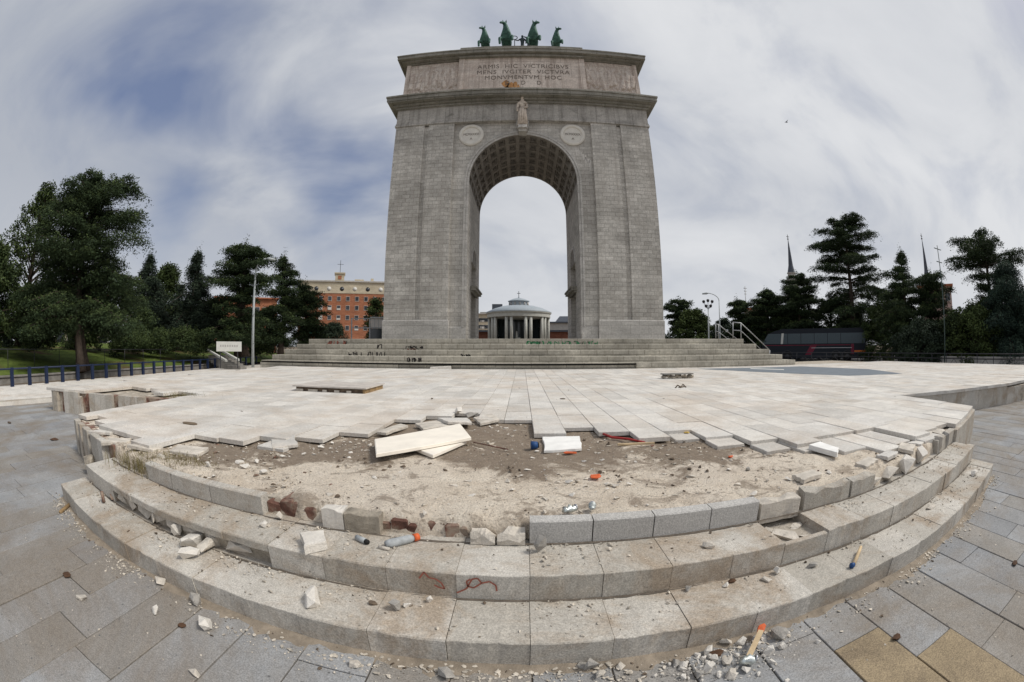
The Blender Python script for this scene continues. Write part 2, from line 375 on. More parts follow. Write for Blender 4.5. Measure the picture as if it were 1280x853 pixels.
def skin_mesh(name, verts, edges, radii, level=2, root=0):
    me = bpy.data.meshes.new(name+'_skin'); me.from_pydata(verts, edges, [])
    o = bpy.data.objects.new(name+'_skin', me); COL.objects.link(o)
    md = o.modifiers.new('s', 'SKIN'); md.use_smooth_shade = True
    sv = me.skin_vertices[0].data if me.skin_vertices else None
    if sv is None:
        bm = bmesh.new(); bm.from_mesh(me); bm.verts.layers.skin.verify(); bm.to_mesh(me); bm.free(); sv = me.skin_vertices[0].data
    for i, r in enumerate(radii):
        sv[i].radius = (r, r) if not isinstance(r, tuple) else r; sv[i].use_root = (i == root)
    sb = o.modifiers.new('b', 'SUBSURF'); sb.levels = level
    dg = bpy.context.evaluated_depsgraph_get(); dg.update()
    out = bpy.data.meshes.new_from_object(o.evaluated_get(dg)); out.name = name
    bpy.data.objects.remove(o); bpy.data.meshes.remove(me)
    for p in out.polygons: p.use_smooth = True
    return out
def text_mesh(txt, size, ext=.01, align='CENTER', spacing=1.0):
    c = bpy.data.curves.new('t', 'FONT'); c.body = txt; c.size = size; c.extrude = ext; c.align_x = align; c.space_character = spacing
    o = bpy.data.objects.new('t', c); COL.objects.link(o)
    dg = bpy.context.evaluated_depsgraph_get(); dg.update()
    me = bpy.data.meshes.new_from_object(o.evaluated_get(dg)); bpy.data.objects.remove(o); bpy.data.curves.remove(c)
    return me
def obj(name, me, m, parent=None, M=None):
    if M is not None: me.transform(M)
    me.materials.clear(); me.materials.append(MATS[m])
    o = bpy.data.objects.new(name, me); COL.objects.link(o)
    if parent is not None: o.parent = parent; o.location = -wloc(parent)
    return o
UP = Matrix.Rotation(PI/2, 4, 'X')      # text lying flat -> standing, facing -Y

def bend(x):                            # plan of the step fronts: straight in the middle, curling back at the ends
    return .09*max(0.0, abs(x)-2.6)**1.6

# ================================================================== GROUND AND PAVING
GZ = 0.0; TZ = 0.54                      # lower plaza, top of the terrace slabs
b = MB(); b.v = []; N = 72
# ground: one sheet to the horizon
rings = [0, 20, 45, 90, 200, 600, 1500]
vs = [(0, 10, -.05)]; fs = []
for r in rings[1:]:
    for j in range(N): vs.append((r*math.cos(2*PI*j/N), 10+r*math.sin(2*PI*j/N), -.05))
for j in range(N): fs.append((0, 1+j, 1+(j+1) % N))
for k in range(len(rings)-2):
    for j in range(N): fs.append((1+k*N+j, 1+(k+1)*N+j, 1+(k+1)*N+(j+1) % N, 1+k*N+(j+1) % N))
b.add(vs, fs); struct(b, 'ground', 'earth')
# lower plaza: granite slabs in strips that run away from the camera
bed = MB(); bed.box(-19.3, 24.5, -14, 6.5, -.04, -.012); bed.box(-19.3, -10, 6.5, 30, -.04, -.012); struct(bed, 'plaza_bed', 'joint_earth')
b = MB(); x = -18.9; W = .385; rg = random.Random(5)
ochre = MB()
xs = [1.57+W*(i) for i in range(-54, 60)]
for x0 in xs:
    if x0 < -19 or x0 > 23.9: continue
    near = abs(x0) < 8
    y = -9.0 + rg.random()*.8 if near else -9.0
    while y < (6.3 if near else 6.3):
        L = rg.choice([.78,.98,1.18,1.18]) if near else rg.choice([1.4, 2.0, 1.2])
        y1 = y + L
        if abs(x0-1.57) < .01 and -.1 < y1 and y < 1.2:
            if y < -.1: y1 = -.1
            else: y1 = 1.205; y = -.1
        if abs(x0-1.955) < .01 and -.4 < y1 and y < .79:
            if y < -.4: y1 = -.4
            else: y1 = .80; y = -.4
        for yc in (1.205, .80):
            if abs(x0-1.57) < .01 and yc > 1 and y < yc < y1: y1 = yc
            if abs(x0-1.955) < .01 and yc < 1 and y < yc < y1: y1 = yc
        g = .0035 + rg.random()*.003
        dz = rg.uniform(-.003, .003)
        isoch = (abs(x0-1.57) < .01 and y1 <= 1.21 and y1 > .3) or (abs(x0-1.955) < .01 and y1 <= .81 and y1 > 0)
        (ochre if isoch else b).box(x0+g, x0+W-g, y+g*.45, y1-g*.45, -.03, dz, ch=.003, tint=rg.random())
        y = y1
struct(b, 'plaza_paving', 'plaza_slab'); struct(ochre, 'ochre_paving', 'ochre_slab')

# terrace body outline
KL, KR = -6.34, 7.40
front = [(KL+(KR-KL)*i/40, 2.47+bend(KL+(KR-KL)*i/40)) for i in range(41)]
# core of the terrace (rough fill), a bit below the slabs
core = [(-6.36, 3.3)]
core = [(x, y+.10) for x, y in front] + [(7.62, 5.95), (12.6, 4.62), (14.6, 4.1), (24.0, 4.0), (24.0, 26), (-14.2, 26), (-11.6, 14), (-10.9, 4.66), (-6.68, 6.3)]
b = MB(); b.prism(core, -.03, .435); struct(b, 'terrace_base', 'old_concrete')
# mortar bed left bare where slabs are gone: a rough surface
b = MB(); NX, NY = 250, 96; vs = []; fs = []
for j in range(NY+1):
    for i in range(NX+1):
        x = -6.25+13.55*i/NX; f = 2.50+bend(x)+.05*noise.noise((x*5,2,2))+.03*noise.noise((x*17,4,2)); y = f+(7.4-f)*(j/NY)**1.25
        h = noise.fractal((x*1.7, y*1.7, 3), 1, 2, 5)*.020 + noise.fractal((x*8, y*8, 1), 1, 2, 4)*.011
        edge = max(0, 1-(y-f)/.25)
        h += -.035*edge*(.4+1.6*noise.noise((x*4, 0, 5))+1.2*noise.noise((x*13, 0, 8)))
        if j == 0: h = -.14
        elif j == 1: h -= .05
        vs.append((x, y, .470+h))
for j in range(NY):
    for i in range(NX): a = j*(NX+1)+i; fs.append((a, a+1, a+NX+2, a+NX+1))
b.add(vs, fs, smooth=True); struct(b, 'mortar_bed', 'mortar_bed')

# terrace slabs: strips of .386 m that end raggedly at the hole
def ystart(k):
    tab = {0:4.92, 1:5.3, 2:4.94, 3:4.53, 4:4.83, 5:4.38, 6:3.97, 7:3.58, 8:3.78, 9:3.78, 10:3.74, 11:2.96, 12:3.08, 13:3.12, -1:5.9, -2:5.9, -3:6.45, -4:6.1, -5:5.75, -6:4.66, -7:4.2, -8:4.02, -9:3.68, -10:3.64, -11:2.84, -12:3.05, -13:3.05, -14:3.05, -15:3.2, -16:3.5}
    return tab.get(k)
b = MB(); rg = random.Random(3); SW = .3865; X00 = .115
def yback(x):
    if x < -16.8: return 24
    return 19.62
for k in range(-44, 61):
    x0 = X00+k*SW; x1 = x0+SW; xm = (x0+x1)/2
    if xm < -16.9 or xm > 23.8: continue
    y = ystart(k)
    if y is None:
        if k > 13 and x1 < 7.5: y = None
        elif x1 <= 7.4 and k > 0: y = 3
        if -17 <= k < 0: y = 3.6
    if k > 13 and x1 <= 7.5: y = 2.44+bend(xm)+.0
    elif k > 13: y = 5.87-(xm-7.6)*.262 if xm < 12.6 else 4.6-(xm-12.6)*.12-.05
    elif k < -16:
        y = 6.22+(xm+6.7)*.384 if xm > -10.9 else 4.62-(abs(xm)-10.9)*.366
        if xm < -10.95: y = 4.7+(abs(xm)-10.95)*9.3+(4.4 if xm < -11.7 else 0)*0
    if k < -16 and xm > -6.6: y = 3.25
    far = abs(xm) > 9
    first = True; ye = yback(xm)
    while y < ye-.01:
        d = math.hypot(xm, y); L = rg.choice([.62,.8,.8,1.0]) if d < 15 else rg.choice([1.2,1.6,2.4])
        y1 = min(y+L, ye); g = .002+rg.random()*.0025; dz = rg.uniform(-.0025, .0025) + (rg.uniform(-.006,.004) if first else 0)
        # the ragged gap in the left arm of the terrace
        hole = (-9.4 < xm < -6.75 and y < 6.55+(xm+6.7)*.18)
        if not hole:
            def wp(x, yy, z, y0=y, first=first, k=k, x0=x0, x1=x1, xm=xm):
                if first and yy < y0+.05 and (k > 13 and x1 <= 7.5): yy += bend(x)-bend((x0+x1)/2)
                if first and yy < y0+.05 and k > 13 and x1 > 7.5: yy -= (x-(x0+x1)/2)*.26
                if first and yy < y0+.05 and k < -17 and x1 > -10.9: yy += (x-(x0+x1)/2)*.384
                if k == 18 and x > xm and yy < 6.1: x += (yy-3.5)*.107-.02
                if k == -17 and x < xm and yy < 6.3: x -= (yy-3.25)*.115-.06
                return (x, yy, z)
            b.box(x0+g, x1-g, y+g, y1-g, .472 if d > 10 else .488, TZ+dz, ch=.0025, tint=rg.random(), warp=wp)
        y = y1; first = False
struct(b, 'terrace_paving', 'terrace_slab')
# a lower layer of slabs that shows past the broken edge
low = [(2.80,3.18,3.42,3.95),(3.20,3.56,3.16,3.80),(3.58,3.95,2.88,3.80),(3.97,4.3,3.0,3.76),(2.43,2.76,3.62,3.98),(-2.8,-2.45,3.72,4.02),(4.4,4.9,2.82,3.1),(1.72,2.02,4.5,4.85),(2.05,2.4,4.05,4.4)]
b = MB()
for q in low: b.box(*q, .45, .502, ch=.006, warp=lambda x,y,z: (x+noise.noise((x*3,y*3,1))*.02, y+noise.noise((x*3,y*3,7))*.03, z))
struct(b, 'lower_slabs', 'terrace_slab')
# grey slate strip set in the terrace at the right
b = MB(); P = [at(*p, TZ+.004) for p in ((872,461.2),(1000,458.2),(1085,461.5),(1128,467.3),(1060,469.8),(950,465.2))]
b.prism([(p.x, p.y) for p in P], TZ-.02, TZ+.006); struct(b, 'slate_strip', 'slate_inlay')
b = MB(); P = [at(*p, TZ+.01) for p in ((938,460.4),(980,461.8),(980,462.6),(938,461.2))]
b.prism([(p.x, p.y) for p in P], TZ, TZ+.010); struct(b, 'painted_line', 'white_panel')

# ------------------------------------------------------------------ terrace side walls
def wall_run(name, pts, z0, z1, label, cat, m, piece=.42, broken=0.0, seed=1, thick=.06):
    rg = random.Random(seed); r = thing(name, ((pts[0][0]+pts[-1][0])/2, (pts[0][1]+pts[-1][1])/2, z0), label, cat)
    b = MB(); bk = MB()
    for (ax, ay), (bx, by) in zip(pts, pts[1:]):
        L = math.hypot(bx-ax, by-ay); n = max(1, round(L/piece)); dx, dy = (bx-ax)/L, (by-ay)/L; nx, ny = dy, -dx
        M = Matrix(((dx, -nx, 0, ax), (dy, -ny, 0, ay), (0, 0, 1, 0), (0, 0, 0, 1)))
        bk.box(0, L, .05, .30, z0, z1-.03, M=M)
        for i in range(n):
            w = L/n
            if rg.random() < broken:
                if rg.random() < .5: continue
                top = z1-rg.uniform(.04, .22); w2 = w*rg.uniform(.35, .8)
                b.box(i*w+.01, i*w+w2, -thick*.6, .05, z0, top, ch=.02, M=M)
            else: b.box(i*w+.004, (i+1)*w-.004, -thick, .05, z0, z1, ch=.006, M=M)
    b.build('cladding', m, r); bk.build('brickwork', 'brick_rubble' if broken else 'old_concrete', r)
    return r
wall_run('terrace_wall', [(-10.87,4.62),(-6.70,6.22)], 0, .50, 'long low terrace wall with most cladding broken off, far left of the terrace', 'wall', 'step_granite', .2, .45, 4)
wall_run('terrace_wall', [(-11.6,14),(-10.87,4.66)], 0, .487, 'plain side wall closing the far left end of the terrace', 'wall', 'step_granite', .8, 0, 5)
b = MB(); b.prism([(-12.95,0),(-12.4,6),(-12.6,14),(-15.5,32),(-21.5,32),(-17.2,4),(-16.3,0)], -.03, .10); struct(b, 'pavement', 'terrace_slab')
b = MB()
for i in range(16):
    p0 = Vector((-12.98, .0, 0)).lerp(Vector((-12.43, 6, 0)), i/8); p1 = Vector((-12.98, .0, 0)).lerp(Vector((-12.43, 6, 0)), (i+1)/8)
    if i < 9: b.prism([(p0.x,p0.y+.004),(p1.x,p1.y-.004),(p1.x-.16,p1.y-.004),(p0.x-.16,p0.y+.004)], 0, .125)
tag(b.build('kerb', 'step_granite'), 'low pale kerb edging the pavement in front of the blue railing', 'kerb')
wall_run('terrace_wall', [(-6.70,6.2),(-6.36,3.25)], 0, .46, 'short side wall at the left front corner of the terrace', 'wall', 'step_granite', .5, 0, 6)
lf = [(x, 2.44+bend(x)) for x in (-6.34,-5.8,-5.3,-4.8,-4.4)]
wall_run('terrace_wall', lf, 0, .49, 'curved end wall with split upright stones at the left front corner', 'wall', 'step_granite', .17, .42, 9)
wall_run('terrace_wall', [(7.40,3.52),(7.66,5.95)], 0, .487, 'clean side wall at the right front corner of the terrace', 'wall', 'step_granite', .8, 0, 7)
wall_run('terrace_wall', [(7.66,5.95),(12.55,4.66)], 0, .487, 'long stained low terrace wall at the far right', 'wall', 'step_granite', .8, 0, 8)
wall_run('terrace_wall', [(12.55,4.66),(14.6,4.2),(24,4.1)], 0, .42, 'lower grey kerb wall at the right edge of the photo', 'wall', 'step_granite', 1.0, 0, 8)
rf = [(x, 2.44+bend(x)) for x in (5.42,5.9,6.4,6.9,7.4)]
wall_run('terrace_wall', rf, 0, .487, 'pale curved end wall at the right front corner below the big corner slab', 'wall', 'step_granite', .5, 0, 10)

# ------------------------------------------------------------------ front steps
def step(name, y0, y1, z0, z1, xl, xr, seed, skip=(), rough=(), phase=.02):
    b = MB(); rg = random.Random(seed)
    ks = sorted(set([xl, xr]+[phase+.4*i for i in range(-14, 16) if xl+.15 < phase+.4*i < xr-.15]))
    for a, c in zip(ks, ks[1:]):
        if any(s0 <= (a+c)/2 <= s1 for s0, s1 in skip): continue
        g = .0009+rg.random()*.0014; n = 8; vs = []; j1, j2 = rg.uniform(-.006,.006), rg.uniform(-.004,.004)
        c1 = .006
        tt = rg.random(); rz = any(s0 <= (a+c)/2 <= s1 for s0, s1 in rough)
        zb = z1-.055 if rz else z0
        prof = [(y0+j1, zb), (y0+j1, z1-c1), (y0+j1+c1*.4, z1-c1*.35), (y0+j1+c1, z1+j2), (y1, z1+j2), (y1, zb)]
        fs = []
        for i in range(n+1):
            x = a+g+(c-a-2*g)*i/n
            for (yy, zz) in prof:
                nz = noise.noise((x*6+seed, yy*6, zz*9))*.005 + (min(0, noise.noise((x*16+seed, 3, zz*4))+.25)*.022 if yy < y0+.02 and zz > z1-.03 else 0)*-1
                vs.append((x, yy+bend(x)+nz, zz+(nz*.5 if zz > z0+.05 else 0)))
        m = len(prof)
        for i in range(n):
            for j in range(m-1): fs.append((i*m+j, (i+1)*m+j, (i+1)*m+j+1, i*m+j+1))
        fs.append(tuple(range(m))); fs.append(tuple(reversed(range(n*m, n*m+m))))
        b.add(vs, fs, 0, tt)
    return b
st = thing('stone_steps', (0.4, 2.0, 0), 'two long curved granite steps running across the front of the terrace', 'steps')
lo = step('s', 1.61, 2.10, -.02, .16, -4.55, 5.48, 21).build('lower_step', 'step_granite', st)
ub = step('s', 2.02, 2.52, .13, .33, -4.42, 5.44, 22, skip=((1.65,2.1),), rough=((-3.6,-1.75),))
ub.box(1.625, 2.02, 2.022, 2.07, .13, .315, ch=.006, warp=lambda x,y,z: (x, y+bend(x), z))
up = ub.build('upper_step', 'step_granite', st)
b = MB()                                   # core behind the risers
def coreblock(b, y0, y1, z0, z1, xl, xr, mi=0):
    n = 30; vs = []; fs = []
    for i in range(n+1):
        x = xl+(xr-xl)*i/n
        for yy, zz in ((y0,z0),(y0,z1),(y1,z1),(y1,z0)): vs.append((x, yy+bend(x), zz))
    for i in range(n):
        for j in range(3): fs.append((i*4+j, (i+1)*4+j, (i+1)*4+j+1, i*4+j+1))
    fs.append((0,1,2,3)); fs.append((n*4+3,n*4+2,n*4+1,n*4)); b.add(vs, fs, mi)
coreblock(b, 2.08, 2.6, 0, .26, -4.38, 5.40); coreblock(b, 1.7, 2.1, 0, .12, -4.5, 5.42)
b.build('core', 'old_concrete', st)
for yy, zz, nm in ((2.012,.161,'lower'),(2.425,.331,'upper')):
    bb = MB(); n = 160; vs = []; fs = []
    for i in range(n+1):
        x = -4.35+9.7*i/n; wd = .012+.03*max(0, noise.noise((x*3, yy, 2)))+.012*noise.noise((x*17, yy, 5))
        vs += [(x, yy+bend(x)+.004, zz+.004+.006*max(0,noise.noise((x*9,1,1)))), (x, yy+bend(x)-max(.004, wd), zz+.0015)]
    fs = [(2*i, 2*i+1, 2*i+3, 2*i+2) for i in range(n)]; bb.add(vs, fs, smooth=True); tag(bb.build('swept_dirt', 'joint_earth'), kind='stuff')
# rough stones showing where the riser veneer has gone
b = MB(); rg = random.Random(8)
x = -3.55
while x < -1.8:
    w = rg.uniform(.14, .24); vs, fs = hull(rockpts(x+w/2, 2.075+bend(x), .165, w, .09, .115, rz=0, rg=rg)); b.add(vs, fs); x += w+.025
for q in ((1.80,2.22,.30,.16,.045),(1.92,2.12,.18,.06,.03),(1.72,2.34,.14,.1,.03),(1.95,2.34,.16,.08,.03)):
    vs, fs = hull(rockpts(q[0], q[1], .255, q[2], q[3], q[4], rg=rg)); b.add(vs, fs)
b.build('rough_stones', 'pale_rock', st)
# red paint scrawl on the upper riser
def stroke(b, pts, w, Y, bendit=True):
    for (a, c), (d, e) in zip(pts, pts[1:]):
        L = math.hypot(d-a, e-c) or 1; nx, nz = -(e-c)/L*w/2, (d-a)/L*w/2
        q = [(a-nx, c-nz), (d-nx, e-nz), (d+nx, e+nz), (a+nx, c+nz)]
        b.add([(u, Y(u) if callable(Y) else Y, v) for u, v in q], [(0,1,2,3)])
b = MB(); Yr = lambda x: 2.008+bend(x)
def pxs(l, Y=2.01): return [(aty(*p, Y).x, aty(*p, Y).z) for p in l]
for l in ([(524,723),(530,715),(536,722),(545,724),(552,729),(556,736),(548,734),(543,731)], [(571,741),(583,736),(590,724),(597,723),(602,729),(592,735),(585,733),(583,727),(588,724)], [(602,729),(612,727),(620,732),(621,739)]):
    stroke(b, pxs(l), .010, Yr)
b.build('red_graffiti', 'spray_red', st)

# ------------------------------------------------------------------ kerb stones round the hole
kg = 'kerb stones along the broken terrace front'
def kerb(x0, x1, z0, z1, m, label, y=2.43, th=.10, rough=0, tilt=0, dy=0):
    b = MB(); n = 5; rg = random.Random(int(abs(x0)*100))
    vs = []; prof = [(0, z0), (0, z1-.008), (.008, z1), (th, z1), (th, z0)]
    for i in range(n+1):
        x = x0+.004+(x1-x0-.008)*i/n
        for k, (yy, zz) in enumerate(prof):
            r = rough*noise.noise((x*11, yy*7+k, zz*9))
            top = 1 if k in (1,2,3) else 0
            vs.append((x, y+dy+yy+bend(x)+r*.5+tilt*(zz-z0), zz+(r*1.2-abs(rough)*.4)*top))
    m_ = len(prof); fs = [(i*m_+j, (i+1)*m_+j, (i+1)*m_+(j+1) % m_, i*m_+(j+1) % m_) for i in range(n) for j in range(m_)]
    fs.append(tuple(range(m_))); fs.append(tuple(reversed(range(n*m_, n*m_+m_)))); b.add(vs, fs)
    xm = (x0+x1)/2
    o = b.build('kerb_stone', m, loc=(xm, y+bend(xm), z0)); tag(o, label, 'kerb stone', kg); return o
kerb(-3.42,-2.95,.31,.485,'step_granite','leftmost intact grey kerb stone, its end hidden in dry weeds')
kerb(-2.95,-2.42,.31,.485,'step_granite','middle one of the three intact grey kerb stones on the left')
kerb(-2.42,-1.87,.31,.485,'step_granite','last intact grey kerb stone on the left, next to a white rock')
kerb(-1.36,-1.19,.33,.49,'white_rock','short upright pale kerb stump with rounded top left of the bare brick',rough=.02)
kerb(-1.19,-.93,.33,.475,'old_concrete','dirty brownish kerb stump between pale stump and bare brick',rough=.015)
kerb(-.345,-.185,.33,.415,'pale_rock','small low whitish broken kerb piece beside the bare brick',rough=.05,dy=-.02)
kerb(-.18,.0,.33,.42,'pale_rock','low whitish broken kerb piece touching the first grey kerb of the centre',rough=.05,dy=-.02)
kerb(.02,.415,.33,.49,'kerb_granite','clean grey kerb stone at the centre, leftmost of the four in a row')
kerb(.415,.815,.33,.49,'kerb_granite','clean grey kerb stone second from the left in the central row')
kerb(.815,1.225,.33,.49,'kerb_granite','clean grey kerb stone third from the left in the central row')
kerb(1.225,1.62,.33,.49,'kerb_granite','clean grey kerb stone at the right end of the central row, paler than its neighbours')
kerb(1.64,2.02,.30,.47,'pale_rock','rough broken kerb stone above the missing step slab',rough=.035)
kerb(2.06,2.60,.32,.49,'step_granite','long beige kerb stone with a wavy chipped top on the right',rough=.03)
kerb(2.62,2.97,.32,.48,'step_granite','shorter beige kerb stone right of the wavy one',rough=.02)
kerb(4.62,5.05,.33,.49,'step_granite','beige kerb stone near the right corner, tipped by a dark gap',tilt=.15,rough=.01)
kerb(5.05,5.42,.33,.50,'step_granite','beige kerb stone right against the right corner wall')
# bare brick core exposed behind the missing kerbs
def bricks(x0, x1, z0, z1, y, label, m='brick_rubble'):
    b = MB(); x = x0; rg = random.Random(int(x0*50)+400)
    while x < x1:
        w = rg.uniform(.07, .15); b.box(x, min(x+w, x1)-.005, y+rg.uniform(0,.035), y+.2, z0, z1-rg.uniform(.0,.05), ch=.012, warp=lambda a,c,d: (a+noise.noise((a*9,c*9,d*9))*.012, c+bend(a)+noise.noise((a*7,c*7,d*7+3))*.02, d+noise.noise((a*8,c*8,d*8+9))*.012)); x += w
    xm = (x0+x1)/2; o = b.build('brickwork', m, loc=(xm, y+bend(xm), z0)); tag(o, label, 'brickwork')
bricks(-1.87,-1.36,.32,.46,2.50,'bare reddish brick core between the last left kerb stone and the pale stump')
bricks(-.95,-.36,.32,.44,2.49,'dark strip of bare brick core left of the small whitish kerb pieces')
bricks(2.98,4.62,.32,.43,2.56,'broken masonry core behind the pale boulders on the right','old_concrete')
bricks(-4.5,-3.44,.10,.42,2.62,'broken masonry core under the dry weeds at the left end','old_concrete')

# ================================================================== LOOSE PIECES
def rock(px, py, z, sx, sy, sz, m, label, rz=None, group=None, name='stone_chunk', cat='stone', n=14, seed=None):
    p = at(px, py, z)
    if isinstance(px, int) and px > 1080 and z == .333 and 'kerb line' in label:
        p = at(px, py, .40); p.y = 2.485+bend(p.x); rz = math.atan(.2)
    rg = random.Random(seed if seed is not None else int(px*7+py))
    vs, fs = hull(rockpts(p.x, p.y, z, sx, sy, sz, n, rz, rg)); b = MB(); b.add(vs, fs)
    o = b.build(name, m, loc=(p.x, p.y, z)); tag(o, label, cat, group); return o
def flat(pxs_, z, th, m, label, name, cat, tilt=None, jag=0, group=None, real=None):
    P = real or [at(*p, z+th) for p in pxs_]; b = MB(); n = len(P); cx = sum(p[0] for p in P)/n; cy = sum(p[1] for p in P)/n
    if jag:
        Q = []
        for i in range(n):
            a, c = P[i], P[(i+1) % n]
            for k in range(5):
                t = k/5; q = Vector((a[0]+(c[0]-a[0])*t, a[1]+(c[1]-a[1])*t, 0)); q += Vector((rnd.uniform(-jag,jag), rnd.uniform(-jag,jag), 0)); Q.append(q)
        P = Q; n = len(P)
    e = .006
    def zz(x, y): return (tilt[0]*(x-cx)+tilt[1]*(y-cy)) if tilt else 0
    vs = [(p[0],p[1],z+zz(p[0],p[1])) for p in P]+[(p[0],p[1],z+th-e+zz(p[0],p[1])) for p in P]+[(cx+(p[0]-cx)*(1-e*3),cy+(p[1]-cy)*(1-e*3),z+th+zz(p[0],p[1])) for p in P]
    fs = [tuple(range(n-1,-1,-1)), tuple(range(2*n,3*n))]+[(i,(i+1)%n,n+(i+1)%n,n+i) for i in range(n)]+[(n+i,n+(i+1)%n,2*n+(i+1)%n,2*n+i) for i in range(n)]
    b.add(vs, fs); o = b.build(name, m, loc=(cx, cy, z)); tag(o, label, cat, group); return o
flat([(468,549),(470,567.5),(589,546.5),(575,529.5)], .535, .035, 'marble_slab', 'long cream marble slab lying askew on the rubble, on top of a second one', 'marble_slab', 'stone slab')
flat([(518,560),(541,569),(583,551),(562,545)], .495, .032, 'marble_slab', 'cream marble slab mostly hidden beneath the longer one', 'marble_slab', 'stone slab')
flat([(678,546),(724,545),(728,560),(681,563)],   .485, .03, 'marble_white', 'square whitish rough-faced stone lying in the dirt beside the small blue tub', 'square_stone', 'stone slab', jag=.008)
flat([(375,666),(404,663),(409,676),(381,683)], .334, .06, 'white_rock', 'square pale block fragment lying on the upper step at left of centre', 'stone_fragment', 'stone', jag=.01)
flat([(1011,556),(1025,552),(1048,560),(1047,566)], .50, .05, 'marble_white', 'small white wedge of marble at the ragged slab edge on the right', 'stone_fragment', 'stone', jag=.006)
# slab shards in the heap at the head of the hole
for i, (q, z, m, lb) in enumerate([([(520,529),(560,523),(566,531),(530,537)], .50, 'pale_rock', 'flat grey-white slab shard at the left of the heap behind the cream slabs'),
        ([(548,523),(585,519),(590,528),(560,530)], .52, 'terrace_slab', 'pale slab shard leaning in the heap behind the cream slabs'),
        ([(592,521),(615,518),(625,525),(600,528)], .50, 'pale_rock', 'slab shard next to the deep slot at the top of the hole'),
        ([(338,548),(368,546),(372,556),(341,558)], .49, 'terrace_slab', 'loose flat slab piece just below the left slab edge'),
        ([(222,556),(262,560),(246,568),(212,563)], .47, 'pale_rock', 'flat buff slab shard near the weeds on the left'),
        ([(470,541),(500,527),(510,531),(482,543)], .49, 'pale_rock', 'narrow slab shard under the stepped slab edge left of centre')]):
    flat(q, z, .035, m, lb, 'slab_shard', 'stone slab', jag=.012, tilt=(rnd.uniform(-.1,.1), rnd.uniform(-.1,.1)))
